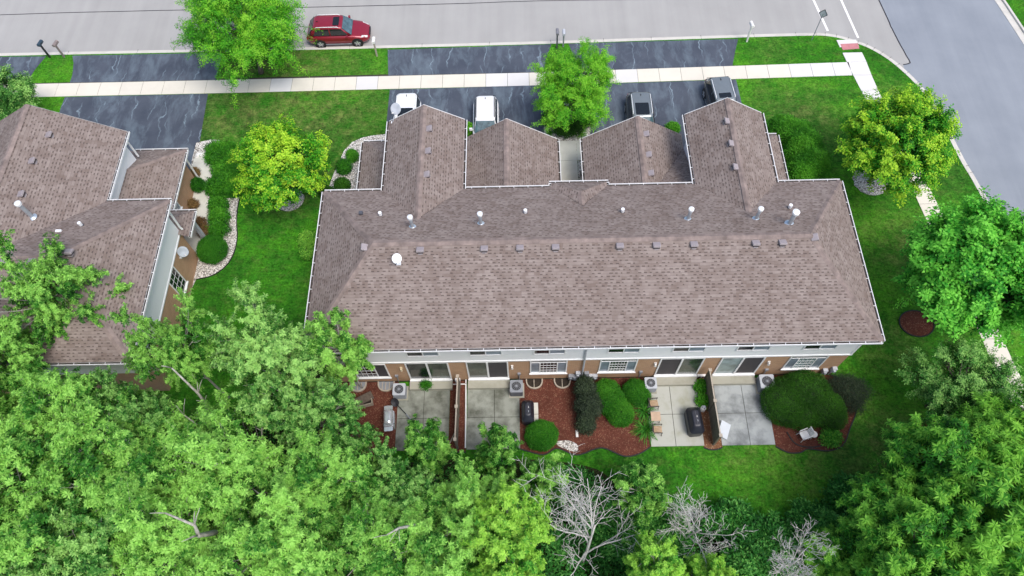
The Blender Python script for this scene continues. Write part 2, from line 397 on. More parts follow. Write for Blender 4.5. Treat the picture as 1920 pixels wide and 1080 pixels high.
M['headlight'] = plain('headlight lens', (0.6, .62, .62), .15)
M['taillight'] = plain('tail light lens', (0.4, .03, .02), .2)
M['soil'] = plain('dark soil', (0.03, .022, .016), .95, var=.5, sc=8)
M['mailblue'] = plain('dark blue mailbox', (0.03, .06, .09), .5)
M['mailbrown'] = plain('grey brown mailbox', (0.24, .20, .19), .6)
M['mailgrey'] = plain('grey mailbox', (0.2, .2, .22), .5)
M['dishgrey'] = plain('dish grey', (0.32, 0.37, 0.41), .5)
M['rock'] = plain('grey rock', (0.25, .24, .22), .8, var=.4, sc=7)
M['leaf_mid'] = leaf_mat('poplar leaves', (0.006, 0.050, 0.007), (0.054, 0.26, 0.026), (0.40, 0.78, 0.15))
M['leaf_soft'] = leaf_mat('soft grey green leaves', (0.008, 0.060, 0.010), (0.070, 0.28, 0.040), (0.43, 0.76, 0.20))
M['leaf_rosette'] = leaf_mat('compound leaves', (0.007, 0.060, 0.006), (0.045, 0.25, 0.018), (0.32, 0.70, 0.08))
M['leaf_maple'] = leaf_mat('maple leaves', (0.008, 0.10, 0.012), (0.045, 0.36, 0.025), (0.24, 0.72, 0.08))
M['leaf_locust'] = leaf_mat('locust leaves', (0.022, 0.15, 0.008), (0.09, 0.43, 0.015), (0.32, 0.70, 0.05))
M['leaf_yellow'] = leaf_mat('yellowing leaves', (0.012, 0.12, 0.007), (0.075, 0.40, 0.015), (0.58, 0.86, 0.06))
M['leaf_lime'] = leaf_mat('lime leaves', (0.014, 0.11, 0.012), (0.085, 0.38, 0.035), (0.44, 0.80, 0.11))
M['leaf_box'] = leaf_mat('clipped yew needles', (0.007, 0.06, 0.004), (0.024, 0.17, 0.008), (0.09, 0.34, 0.02), .25)
M['leaf_boxdark'] = leaf_mat('dull yew needles', (0.007, 0.042, 0.004), (0.024, 0.10, 0.006), (0.055, 0.20, 0.012), .2)
M['leaf_hedge'] = leaf_mat('hedge leaves', (0.010, 0.08, 0.006), (0.045, 0.25, 0.012), (0.14, 0.46, 0.03), .25)
M['leaf_dark'] = leaf_mat('dark purple green leaves', (0.010, 0.016, 0.012), (0.028, 0.045, 0.026), (0.08, 0.12, 0.06), .2)
M['leaf_brown'] = leaf_mat('rust brown leaves', (0.10, 0.05, 0.02), (0.22, 0.13, 0.05), (0.35, 0.28, 0.10), .2)
M['leaf_under'] = leaf_mat('undergrowth leaves', (0.010, 0.075, 0.014), (0.050, 0.26, 0.038), (0.24, 0.60, 0.12))
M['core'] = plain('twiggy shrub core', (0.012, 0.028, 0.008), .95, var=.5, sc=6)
M['bark'] = bark_mat('pale bark', (0.26, 0.25, 0.21), (0.52, 0.51, 0.46))
M['bark_dark'] = bark_mat('grey brown bark', (0.07, 0.055, 0.045), (0.17, 0.145, 0.12))
M['deadwood'] = bark_mat('bleached dead wood', (0.42, 0.40, 0.37), (0.74, 0.73, 0.70))

# ================================================================== ground, roads, paths
def smoothline(pts, n=6):
    out = []
    P = [Vector((*p[:2], 0)) for p in pts]
    for i in range(len(P) - 1):
        a, b, c, d = P[max(i - 1, 0)], P[i], P[i + 1], P[min(i + 2, len(P) - 1)]
        for k in range(n):
            t = k / n
            q = 0.5 * ((2 * b) + (c - a) * t + (2 * a - 5 * b + 4 * c - d) * t * t + (3 * b - a - 3 * c + d) * t ** 3)
            out.append((q.x, q.y))
    out.append((P[-1].x, P[-1].y)); return out
def offset(line, d):
    out = []
    for i, p in enumerate(line):
        a = Vector(line[max(i - 1, 0)]); b = Vector(line[min(i + 1, len(line) - 1)]); t = (b - a).normalized()
        out.append((p[0] - t.y * d, p[1] + t.x * d))
    return out
def ribbon(mb, A, B, z0, z1=None):
    "strip between polylines A and B; z1 gives it a depth down to z1"
    for i in range(len(A) - 1):
        mb.face([(*A[i], z0), (*A[i + 1], z0), (*B[i + 1], z0), (*B[i], z0)])
        if z1 is not None:
            mb.face([(*A[i], z1), (*A[i + 1], z1), (*A[i + 1], z0), (*A[i], z0)]); mb.face([(*B[i], z0), (*B[i + 1], z0), (*B[i + 1], z1), (*B[i], z1)])
    return mb
def strip(mb, line, w, z0, z1=None): return ribbon(mb, offset(line, -w / 2), offset(line, w / 2), z0, z1)

struct('ground', MB().face([(-700, -700, -.25), (700, -700, -.25), (700, 700, -.25), (-700, 700, -.25)]), M['lawn'])
ZR = -0.13
struct('side_road', MB().face([(-90, 30, ZR - .004), (60, -60, ZR - .004), (75, 90, ZR - .004), (-90, 90, ZR - .004)]), M['road2'])
seamR = smoothline([(26.9, 62), (28.30, 46.05), (28.60, 42.6), (28.98, 39.9), (28.92, 39.55), (28.45, 39.42)], 5)
struct('street', MB().face([(-90, 40, ZR), (28.4, 37.5, ZR)] + [(*p, ZR) for p in seamR[::-1]] + [(-90, 62, ZR)]), M['road'])
kin = smoothline([(-90, 42.5), (-39.8, 42.34), (-24.93, 42.25), (-10, 42.2), (2.53, 42.24), (12, 42.36), (21.13, 42.44), (23.66, 42.30), (25.52, 41.50), (26.72, 40.60), (27.82, 39.22), (28.94, 37.0), (29.5, 34.6), (30.0, 30.5), (30.45, 27.9), (31.9, 17.3), (34.2, 0), (38.3, -30)], 5)
struct('lot_ground', MB().prism(kin + [(38, -60), (-90, -60)], -.2, 0.0), M['lawn'])
kb = MB(); ribbon(kb, kin, offset(kin, .16), .012, -.2); ribbon(kb, offset(kin, .16), offset(kin, .40), ZR + .02, -.2)
struct('kerb', kb, M['kerb'])
kj = MB()
for i in range(2, len(kin) - 3, 2):
    a, b = kin[i], offset(kin, .41)[i]; d = (Vector(kin[i + 1]) - Vector(a)).normalized() * .012
    kj.face([(a[0] - d.x, a[1] - d.y, .016), (a[0] + d.x, a[1] + d.y, .016), (b[0] + d.x, b[1] + d.y, .016 - .02), (b[0] - d.x, b[1] - d.y, .016 - .02)])
struct('kerb_joints', kj, M['joint'])
kr = smoothline([(36.2, 60), (36.98, 48), (37.35, 45.0), (37.85, 41.5), (38.9, 33), (43, 2), (47, -30)], 4)
struct('far_lot_ground', MB().prism(offset(kr, .6)[:] + [(120, -30), (120, 60)], -.2, 0.0), M['lawn'])
kb = MB(); ribbon(kb, offset(kr, .61), offset(kr, .45), .012, -.2); ribbon(kb, offset(kr, .45), offset(kr, -.05), ZR + .02, -.2)
struct('far_kerb', kb, M['kerb'])
struct('far_driveway', MB().face([(38.7, 41.0, .01), (60, 39, .01), (60, 42, .01), (38.5, 43.2, .01)]), M['asphalt_new'])
sm = MB(); rnd = random.Random(4)
strip(sm, smoothline([(x, 46.98 + rnd.uniform(-.05, .05)) for x in range(-60, 6, 4)] + [(12, 46.9), (19, 47.1)], 4), .07, ZR + .004)
strip(sm, [(p[0] + rnd.uniform(-.02, .02), p[1]) for p in seamR], .09, ZR + .005)
struct('road_sealant', sm, M['seam'])
pt = MB()
for a, b in (((1518, -16), (1552, 58)), ((1569, -18), (1609, 71))):
    A, B = Vector(at2(*a, ZR)), Vector(at2(*b, ZR)); strip(pt, [tuple(A), tuple(A.lerp(B, .5)), tuple(B)], .17, ZR + .009)
struct('road_markings', pt, M['paint'])

ylo = lambda x: np.interp(x, [-60, -22.5, 1, 24.5], [38.15, 38.06, 38.09, 38.37]); yhi = lambda x: np.interp(x, [-60, -22.7, .9, 24.3], [39.45, 39.33, 39.34, 39.64])
sw = MB(); x = -60.0; k = 0
newer = [at2(545, 160)[0], at2(704, 155)[0]] 
while x < 24.4:
    x1 = min(x + 1.6, 24.45); xm = (x + x1) / 2
    sw.cur = 1 if (min(abs(xm - q) for q in newer) < .8 or xm > 19.6 or 7.5 < xm < 9.2 or (-1.6 < xm < 1.2)) else 0
    sw.prism([(x + .012, ylo(x)), (x1 - .012, ylo(x1)), (x1 - .012, yhi(x1)), (x + .012, yhi(x))], -.05, .03); x = x1
sw.cur = 0
Lp = [at2(*p) for p in ((1568, 75), (1588, 117), (1600, 142), (1613, 167), (1630, 200), (1662, 262), (1707, 347), (1740, 420), (1785, 510), (1830, 610), (1872, 710), (1903, 785))] + [(30.2, -6)]
Rp = [at2(*p) for p in ((1606, 79), (1623, 113), (1632, 137), (1645, 167), (1667, 213), (1700, 275), (1743, 353), (1768, 405), (1810, 487), (1858, 590), (1900, 680))] + [(31.6, -6)]
xl = lambda y: np.interp(y, [p[1] for p in Lp][::-1], [p[0] for p in Lp][::-1]); xr = lambda y: np.interp(y, [p[1] for p in Rp][::-1], [p[0] for p in Rp][::-1])
ys = [41.9, 41.15, 40.6, 39.66, 38.36, 36.9, 35.2, 33.5]; 
while ys[-1] > -4: ys.append(ys[-1] - 1.62)
for a, b in zip(ys, ys[1:]):
    sw.cur = 1 if b > 34 else 0
    if abs(a - 41.15) < .01: continue
    sw.prism([(xl(a), a - .012), (xl(b), b + .012), (xr(b), b + .012), (xr(a), a - .012)], -.05, .03)
struct('sidewalk', sw, [M['sidewalk'], M['sidewalk_new']])
struct('warning_pad', MB().prism([at2(1575, 83), at2(1608, 81.5), at2(1611, 91.5), at2(1580, 94)], -.05, .034), M['redpad'])
sj = MB().prism([(-60, 38.16), (24.4, 38.39), (24.4, 39.6), (-60, 39.42)], -.04, .008)
for a, b in zip(ys[2:], ys[3:]): sj.prism([(xl(a) + .03, a), (xl(b) + .03, b), (xr(b) - .03, b), (xr(a) - .03, a)], -.04, .008 if b < 37 else .009)
struct('sidewalk_joints', sj, M['joint'])

dv = MB()
def dpoly(mb, pts, z): mb.prism([at2(*p) if len(p) == 2 else p[:2] for p in pts], -.05, z)
dpoly(dv, [(-300, 108), (86, 106), (66, 130), (48, 157), (-300, 168)], .012)
dpoly(dv, [(136, 104.5), (138, 118), (136, 140), (131, 155), (404, 150), (412, 122), (417, 99)], .012)
dpoly(dv, [(122, 182), (113, 205), (90, 300), (110, 420), (364, 345), (369, 298), (376, 258), (383, 215), (390, 176)], .012)
dpoly(dv, [(727, 93.5), (728, 142), (1018, 135), (1026, 104), (1034, 83)], .012)
dpoly(dv, [(731, 168), (722, 255), (722, 300), (1040, 300), (1021, 245), (1018, 200), (1015, 160)], .012)
dpoly(dv, [(1066, 82), (1075, 104), (1087, 132), (1373, 125), (1378, 98), (1384, 73)], .012)
dpoly(dv, [(1115, 158), (1108, 200), (1104, 250), (1095, 300), (1420, 300), (1392, 200), (1380, 149)], .012)
struct('driveways', dv, M['asphalt_new'])

# planting beds (bark and stone) and the garden paths
def bed(name, pts, mt, z=.02, px=True): return struct(name, MB().prism([at2(*p) for p in pts] if px else pts, -.03, z), M[mt])
bed('stone_bed', [at2(722, 252), at2(700, 254), at2(680, 258), at2(660, 267), at2(645, 283), at2(637, 302), at2(626, 325), at2(617, 350), at2(612, 380), (-8, 24.6), (-7.6, 33.3)], 'gravel', px=False)
bed('stone_bed', [(368, 268), (395, 262), (412, 263), (400, 300), (392, 345), (394, 375), (450, 370), (446, 388), (444, 415), (445, 445), (439, 474), (424, 499), (398, 517), (368, 524), (350, 560), (330, 500), (360, 300)], 'gravel', z=.016)
bed('stone_bed', [(1019, 225), (1021, 255), (1040, 300), (1100, 300), (1107, 245), (1108, 215)], 'gravel')
for px, py, a, b in ((543, 374, 1.0, .95), (1632, 340, 1.15, 1.15)):
    c = at2(px, py); struct('stone_ring', MB().prism([(c[0] + a * math.cos(t / 24 * 2 * math.pi) * (1 + .05 * math.sin(3 * t)), c[1] + b * math.sin(t / 24 * 2 * math.pi)) for t in range(24)], -.03, .03), M['gravel'])
for px, py, a in ((1718, 607, 1.02), (1752, 812, .9)):
    c = at2(px, py); q = [(c[0] + a * math.cos(t / 24 * 2 * math.pi), c[1] + a * .85 * math.sin(t / 24 * 2 * math.pi)) for t in range(25)]
    struct('bark_ring', MB().prism(q[:-1], -.03, .05), M['mulch']); struct('bark_ring_edging', strip(MB(), q, .07, .07, 0), M['edging'])
pth = MB(); PL = smoothline([at2(*p) for p in ((372, 286), (362, 305), (360, 330), (364, 360), (362, 400), (345, 450), (340, 480))], 4); PR = smoothline([at2(*p) for p in ((388, 284), (398, 305), (401, 322), (392, 342), (388, 365), (391, 385), (372, 470))], 4)
for i in range(0, len(PL) - 1, 4):
    j = min(i + 4, len(PL) - 1); ribbon(pth, [tuple(Vector(p) + Vector((0, -.012 if k == 0 else 0))) for k, p in enumerate(PL[i:j + 1])], PR[i:j + 1], .035, -.03)
struct('garden_path', pth, M['path'])
wk = MB()
for y0, y1 in ((31.2, 32.9), (29.48, 31.18), (27.75, 29.46), (24.5, 27.73)): wk.box(2.55, 3.95, y0, y1, -.05, .04)
wk.box(3.97, 4.6, 31.2, 32.9, -.05, .04)
struct('entry_walk', wk, M['path'])
struct('entry_bed', MB().box(3.97, 4.6, 24.5, 31.17, -.05, .02), M['gravel'])

mul = MB(); mul.prism([(-11.6, 15.3), (-12.2, 13.5), (-11.6, 11.3), (-9.8, 10.6), (-8.3, 10.7), (-7.4, 11.0), (-7.4, 15.3)], -.03, .025)
mul.box(-4.35, -3.38, 11.0, 15.3, -.03, .025)
edM = smoothline([(-.3, 11.1), (1.0, 10.75), (1.79, 11.1), (2.86, 10.70), (3.97, 11.04), (4.54, 11.03), (5.53, 10.59), (6.36, 10.71), (7.05, 11.1)], 5)
mul.prism([(-.3, 15.3)] + edM + [(7.05, 15.3)], -.03, .025)
edR = smoothline([(14.05, 11.0), (14.68, 10.65), (15.34, 10.64), (15.84, 10.83), (16.94, 10.71), (17.80, 11.03), (18.40, 11.98), (19.05, 13.22), (19.0, 14.6), (18.0, 15.2)], 5)
mul.prism([(14.05, 15.3)] + edR, -.03, .025)
struct('bark_bed', mul, M['mulch'])
edF = smoothline([(10.02, 11.0), (10.3, 10.9), (10.55, 10.87), (10.8, 10.9), (11.07, 11.0)], 4)
struct('brown_bark_strip', MB().prism([(11.05, 15.3), (10.08, 15.3)] + edF, -.03, .026), M['mulch_brown'])
ed = MB()
for e in (edM, edR, edF, smoothline([(-11.0, 10.95), (-9.8, 10.55), (-8.3, 10.65), (-7.4, 10.98)], 4), [(-4.4, 10.98), (-3.35, 10.98)], smoothline([(14.80, 11.83), (15.17, 11.14), (15.92, 10.93), (16.81, 11.05), (17.41, 11.38)], 5)): strip(ed, e, .06, .075, 0)
for e in (smoothline([at2(*p) for p in ((450, 370), (446, 388), (444, 415), (445, 445), (439, 474), (424, 499), (398, 517), (368, 524))], 4),): strip(ed, e, .05, .05, 0)
struct('bed_edging', ed, M['edging'])
struct('stone_patch', MB().prism(smoothline([(1.75, 11.5), (1.85, 11.25), (2.4, 11.0), (2.9, 10.9), (2.95, 11.25), (2.7, 11.45), (2.3, 11.55), (1.75, 11.5)], 3), -.03, .04), M['gravel'])
for k, (x0, x1, xj, mt) in enumerate(((-7.4, -4.35, -5.86, 'patio_mossy'), (-3.34, -.28, -1.75, 'patio_mossy'), (7.08, 10.08, 8.48, 'patio_clean'), (11.05, 14.05, 12.65, 'patio_dark'))):
    p = MB(); g = .014
    for a, b in ((x0, xj), (xj, x1)):
        for c, d in ((11.1, 12.97), (12.97, 14.86)): p.box(a + g, b - g, c + g, d - g, -.05, .06)
    struct('patio', p, M[mt]); struct('patio_joints', MB().box(x0 + .03, x1 - .03, 11.13, 14.83, -.05, .035), M['joint'])
ff = smoothline([at2(*p) for p in ((560, 640), (620, 690), (700, 850), (860, 862), (1000, 862), (1120, 880), (1180, 935), (1290, 960), (1400, 968), (1500, 972), (1600, 958), (1670, 900), (1740, 840), (1850, 870), (1990, 930))], 4)
struct('forest_floor', MB().prism([(-60, 30), (-45, 24), (-30, 13), (-16, 13.2)] + ff + [(30, -20), (-60, -20)], -.03, .012), M['forest_floor'])

# ================================================================== buildings
def gutter(parent, a, b, z, out, cap=.0):
    "open K gutter along a-b (world xy), 'out' = outward unit vector"
    a, b, o = Vector(a), Vector(b), Vector(out); d = (b - a).normalized(); g = MB()
    def bar(o0, o1, z0, z1, s0=0, s1=None):
        s1 = (b - a).length if s1 is None else s1
        q = [a + d * s0 + o * o0, a + d * s1 + o * o0, a + d * s1 + o * o1, a + d * s0 + o * o1]; g.prism([tuple(p) for p in q], z0, z1)
    g.cur = 1; bar(.0, .11, z - .09, z - .06)
    g.cur = 0; bar(.11, .145, z - .13, z + .005); bar(.0, .11, z - .13, z - .0905); bar(-.03, -.001, z - .2, z - .01)
    L = (b - a).length; s = .35
    while s < L - .05: bar(0, .11, z - .012, z + .0, s, s + .03); s += .82
    return obj('gutter', g, [M['white'], M['debris']], parent)
def capline(mb, a, b, w=.17, seed=1):
    "ridge or hip cap shingles: a row of short bent tabs"
    a, b = Vector(a), Vector(b); d = b - a; L = d.length; d.normalize(); s = Vector((-d.y, d.x, 0)).normalized(); n = int(L / .3) + 1
    up = Vector((0, 0, 1))
    for i in range(n):
        p, q = a + d * (L * i / n), a + d * (L * (i + 1) / n + .03); h0, h1 = .035, .022
        dz = .42 * w
        mb.face([p + up * h0 - s * w - up * dz, q + up * h1 - s * w - up * dz, q + up * h1, p + up * h0]); mb.face([p + up * h0, q + up * h1, q + up * h1 + s * w - up * dz, p + up * h0 + s * w - up * dz])
    return mb
def boxvent(parent, p, face, name='box_vent'):
    "square roof vent; face = horizontal direction (downslope) it opens to"
    a = math.atan2(face[1], face[0]) - math.pi / 2
    v = MB().rrect([(-.12, 0, 0, .12, .12, .02), (.08, 0, 0, .12, .12, .02)]); v.cur = 1; v.rrect([(.0, 0, .0, .16, .16, .02), (.099, 0, .0, .16, .16, .02)]); v.cur = 0
    v.rrect([(.10, 0, 0, .20, .19, .03), (.19, 0, 0, .195, .185, .03), (.205, 0, 0, .17, .16, .03)])
    tilt = Matrix.Rotation(a, 4, 'Z') @ Matrix.Rotation(R(20), 4, 'X')
    v.xf(tilt); wp = wpos(parent); return obj(name, v, [M['vent'], M['ventdark']], parent, loc=Vector(p) - wp, world=False)
def flue(parent, p, h=1.0, r=.11):
    f = MB().cyl((0, 0), r * .8, -.3, h - .1, 14); f.cyl((0, 0), r * 1.9, -.02, .05, 14, r * .9)
    o = obj('flue_pipe', f, M['steel'], parent, loc=Vector(p) - wpos(parent), world=False, smooth=False)
    obj('flue_cap', MB().cyl((0, 0), r * 1.35, h - .14, h, 16).cyl((0, 0), r * 1.35, h + .001, h + .05, 16, r * .6), M['steelw'], o, world=False); return o
def plumb(parent, p, dark=False):
    f = MB()
    if dark: f.box(-.1, .1, -.1, .1, -.1, .2)
    else: f.cyl((0, 0), .1, -.1, .30, 10); f.cur = 1; f.cyl((0, 0), .15, -.08, .07, 10, .11)
    return obj('vent_pipe', f, [M['dgrey'] if dark else M['steelw'], M['dgrey']], parent, loc=Vector(p) - wpos(parent), world=False)
def frame_rect(mb, x0, x1, z0, z1, y0, y1, w):
    mb.box(x0, x1, y0, y1, z0, z0 + w); mb.box(x0, x1, y0, y1, z1 - w, z1); mb.box(x0, x0 + w, y0, y1, z0 + w, z1 - w); mb.box(x1 - w, x1, y0, y1, z0 + w, z1 - w)
def window(parent, x0, x1, z0, z1, Y, panes, sill=True, grid=None, name='window', lite=True, transom=0):
    "in the local frame of a wall facing -Y; panes = list of (fraction, material key)"
    f = MB(); frame_rect(f, x0, x1, z0, z1, Y - .05, Y + .02, .07)
    if transom: f.box(x0 + .07, x1 - .07, Y - .04, Y + .02, z1 - transom - .05, z1 - transom)
    xs = x0 + .07; W = (x1 - x0 - .14)
    cuts = []
    for fr, k in panes: cuts.append((xs, xs + W * fr, k)); xs += W * fr
    for a, b, k in cuts[:-1]: f.box(b - .03, b + .03, Y - .045, Y + .02, z0 + .07, z1 - .07 - (transom + .05 if transom else 0))
    if sill: f.box(x0 - .05, x1 + .05, Y - .12, Y - .051, z0 - .06, z0 + .02)
    o = obj(name, f, M['white'], parent)
    for i, (a, b, k) in enumerate(cuts): obj('pane', MB().box(a + (.031 if i else 0), b - (.031 if i < len(cuts) - 1 else 0), Y - .012, Y + .01, z0 + .07, z1 - .07 - (transom + .05 if transom else 0)), M[k], o)
    if transom: obj('pane', MB().box(x0 + .07, x1 - .07, Y - .012, Y + .01, z1 - transom, z1 - .07), M['glassdark'], o)
    if grid:
        g = MB(); i, nx, nz = grid; a, b, k = cuts[i]; zt = z1 - .07 - (transom + .05 if transom else 0)
        for j in range(1, nx): xx = a + (b - a) * j / nx; g.box(xx - .008, xx + .008, Y - .03, Y - .0125, z0 + .07, zt)
        for j in range(1, nz): zz = z0 + .07 + (zt - z0 - .07) * j / nz; g.box(a + .03, b - .03, Y - .029, Y - .0125, zz - .008, zz + .008)
        obj('muntins', g, M['white'], o)
    return o
def roofpart(parent, faces, name='roof'):
    mb = MB()
    for f in faces: mb.face(f)
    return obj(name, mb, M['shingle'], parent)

# ---------- the long four unit townhouse in the middle
A = thing('townhouse', 'long four unit townhouse with one brown hip roof filling the middle of the view', 'townhouse', (3.5, 19.9, 0))
ZE, ZT, XL, XR, YR, YF = 5.8, 8.2, -11.45, 18.5, 14.87, 24.92
YM = (YR + YF) / 2; RL, RR = (-7.78, YM, ZT), (14.98, YM, ZT); sl = (ZT - ZE) / (YM - YR)
zf = lambda y: ZE + sl * min(y - YR, YF - y)
zw = 7.2; yv = YF - (zw - ZE) / sl; ZG, ZGR = 2.85, 4.95
faces = [[(XL, YR, ZE), (XR, YR, ZE), RR, RL], [(XR, YR, ZE), (XR, YF, ZE), RR], [(XL, YF, ZE), (XL, YR, ZE), RL],
         [(XR, YF, ZE), (14.82, YF, ZE), (12.42, yv, zw), (10.13, YF, ZE), (5.03, YF, ZE), (3.42, 22.9, zf(22.9)), (1.8, YF, ZE), (-3.33, YF, ZE), (-5.65, yv, zw), (-8.0, YF, ZE), (XL, YF, ZE), RL, RR]]
for xl_, xm, xr_, yf in ((-8.0, -5.68, -3.33, 30.08), (10.13, 12.42, 14.82, 30.08)):
    faces += [[(xr_, YF, ZE), (xr_, yf, ZE), (xm, yf, zw), (xm, yv, zw)], [(xl_, yf, ZE), (xl_, YF, ZE), (xm, yv, zw), (xm, yf, zw)]]
faces += [[(5.03, YF, ZE), (5.03, 25.2, ZE), (3.42, 24.0, 6.6), (3.42, 22.95, 6.72)], [(1.8, 25.2, ZE), (1.8, YF, ZE), (3.42, 22.95, 6.72), (3.42, 24.0, 6.6)], [(5.03, 25.2, ZE), (1.8, 25.2, ZE), (3.42, 24.0, 6.6)]]
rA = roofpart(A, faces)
g1 = [[(2.46, 24.6, ZG), (2.46, 30.8, ZG), (-.8, 30.8, ZGR), (-.8, 24.6, ZGR)], [(-3.74, 30.8, ZG + .2), (-3.74, 24.6, ZG + .2), (-.8, 24.6, ZGR), (-.8, 30.8, ZGR)],
      [(-3.73, 28.9, ZG + .22), (-3.73, 24.6, 5.12), (-.9, 24.6, 4.93)]]
g2 = [[(10.53, 24.6, ZG + .2), (10.53, 30.8, ZG + .2), (7.45, 30.8, ZGR), (7.45, 24.6, ZGR)], [(4.09, 30.8, ZG), (4.09, 24.6, ZG), (7.45, 24.6, ZGR), (7.45, 30.8, ZGR)],
      [(7.6, 24.6, 4.93), (10.52, 24.6, 5.25), (10.52, 29.6, ZG + .24)]]
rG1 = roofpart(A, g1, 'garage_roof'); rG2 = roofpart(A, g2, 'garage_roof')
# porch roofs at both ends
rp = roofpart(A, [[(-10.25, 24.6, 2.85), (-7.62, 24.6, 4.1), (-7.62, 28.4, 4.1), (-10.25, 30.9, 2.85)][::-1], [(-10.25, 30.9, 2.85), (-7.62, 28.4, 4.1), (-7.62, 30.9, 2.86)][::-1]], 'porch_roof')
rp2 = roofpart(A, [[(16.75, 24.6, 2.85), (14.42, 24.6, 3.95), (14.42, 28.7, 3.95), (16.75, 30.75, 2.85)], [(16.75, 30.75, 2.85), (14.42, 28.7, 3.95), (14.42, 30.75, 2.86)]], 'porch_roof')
for a, b in ((RL, RR), (RL, (XL, YR, ZE)), (RL, (XL, YF, ZE)), (RR, (XR, YR, ZE)), (RR, (XR, YF, ZE)), ((-5.68, 30.06, zw), (-5.66, yv, zw)), ((12.42, 30.06, zw), (12.42, yv, zw)), ((3.42, 24.0, 6.6), (3.42, 23, 6.72))): obj('ridge_caps', capline(MB(), a, b, .17 if a != RL or b != RR else .2), M['shingle_cap'], rA)
obj('ridge_caps', capline(MB(), (-.8, 30.78, ZGR), (-.8, 24.7, ZGR)), M['shingle_cap'], rG1); obj('ridge_caps', capline(MB(), (7.45, 30.78, ZGR), (7.45, 24.7, ZGR)), M['shingle_cap'], rG2)
# walls
WX0, WX1, WY0, WY1 = -11.0, 18.0, 15.27, 24.45
w = MB(); w.prism([(WX0, WY0), (WX1, WY0), (WX1, WY1), (WX0, WY1)], 0, 3.1, False)
for a, b, c, d in ((-7.6, -3.75, 24.46, 29.6), (10.55, 14.4, 24.46, 29.6), (-3.72, 2.05, 24.46, 30.35), (4.5, 10.52, 24.46, 30.35)): w.box(a, b, c, d, 0, 2.8 if a in (-3.72, 4.5) else 3.1)
obj('brick_wall', w, M['brick'], A)
w = MB(); w.prism([(WX0 - .03, WY0 - .03), (WX1 + .03, WY0 - .03), (WX1 + .03, WY1 + .03), (WX0 - .03, WY1 + .03)], 3.1, 5.72, False)
for a, b in ((-7.62, -3.73), (10.53, 14.42)):
    w.box(a, b, 24.5, 29.63, 3.1, 5.7); mdl = (a + b) / 2; hw = (b - a) / 2
    w.face([(a, 29.64, 5.7), (b, 29.64, 5.7), (mdl, 29.64, 7.05)][::-1])
for a, m_, b in ((-3.7, -.8, 2.07), (4.48, 7.45, 10.5)): w.face([(a, 30.38, 2.81), (b, 30.38, 2.81), (m_, 30.38, 4.8)][::-1])
obj('siding_wall', w, M['siding'], A)
tr = MB(); tr.box(WX0 - .06, WX1 + .06, WY0 - .07, WY0 - .031, 3.02, 3.14)
tr.box(XL + .03, XR - .03, YR + .03, WY0 - .031, 5.64, 5.66); tr.box(XL + .03, WX0 - .031, WY0 - .03, WY1 + .03, 5.64, 5.66); tr.box(WX1 + .031, XR - .03, WY0 - .03, WY1 + .03, 5.64, 5.66)
for X0 in (WX0 - .05, WX1 - .06): tr.box(X0, X0 + .11, WY0 - .06, WY0 + .05, 3.15, 5.63)
# rakes on the street gables
for a, m_, b, y, z0, z1 in ((-8.0, -5.68, -3.33, 30.09, ZE, zw), (10.13, 12.42, 14.82, 30.09, ZE, zw), (-3.7, -.8, 2.46, 30.81, ZG, ZGR), (4.09, 7.45, 10.5, 30.81, ZG, ZGR)):
    for p, q in ((a, m_), (b, m_)):
        tr.face([(p, y, z0 - .18), (m_, y, z1 - .18), (m_, y, z1 + .012), (p, y, z0 + .012)]); tr.face([(p, y + .03, z0 - .18), (p, y + .03, z0 + .012), (m_, y + .03, z1 + .012), (m_, y + .03, z1 - .18)])
        tr.face([(p, y, z0 + .012), (m_, y, z1 + .012), (m_, y + .03, z1 + .012), (p, y + .03, z0 + .012)])
obj('trim', tr, M['white'], A)
obj('foundation', MB().prism([(WX0 - .02, WY0 - .02), (WX1 + .02, WY0 - .02), (WX1 + .02, WY1 + .02), (WX0 - .02, WY1 + .02)], 0, .16, False), M['joint'], A)
for a, b, z, o in (((XL, YR), (XR, YR), ZE, (0, -1)), ((XL, YR), (XL, YF), ZE, (-1, 0)), ((XR, YR), (XR, YF), ZE, (1, 0)), ((XL, YF), (-8.13, YF), ZE, (0, 1)), ((-3.2, YF), (1.69, YF), ZE, (0, 1)), ((5.15, YF), (10.0, YF), ZE, (0, 1)), ((14.95, YF), (XR, YF), ZE, (0, 1)),
                   ((1.68, 25.2), (5.14, 25.2), ZE, (0, 1)), ((1.80, YF + .17), (1.80, 25.2), ZE, (-1, 0)), ((5.03, YF + .17), (5.03, 25.2), ZE, (1, 0)),
                   ((-8.0, YF), (-8.0, 30.08), ZE, (-1, 0)), ((-3.33, YF), (-3.33, 30.08), ZE, (1, 0)), ((10.13, YF), (10.13, 30.08), ZE, (-1, 0)), ((14.82, YF), (14.82, 30.08), ZE, (1, 0)),
                   ((2.46, 25.3), (2.46, 30.8), ZG, (1, 0)), ((4.09, 25.3), (4.09, 30.8), ZG, (-1, 0)), ((-10.25, 24.9), (-10.25, 30.9), 2.85, (-1, 0)), ((-10.25, 30.9), (-8.1, 30.9), 2.85, (0, 1)), ((16.75, 24.9), (16.75, 30.75), 2.85, (1, 0)), ((14.9, 30.75), (16.75, 30.75), 2.85, (0, 1))): gutter(A, a, b, z, o)
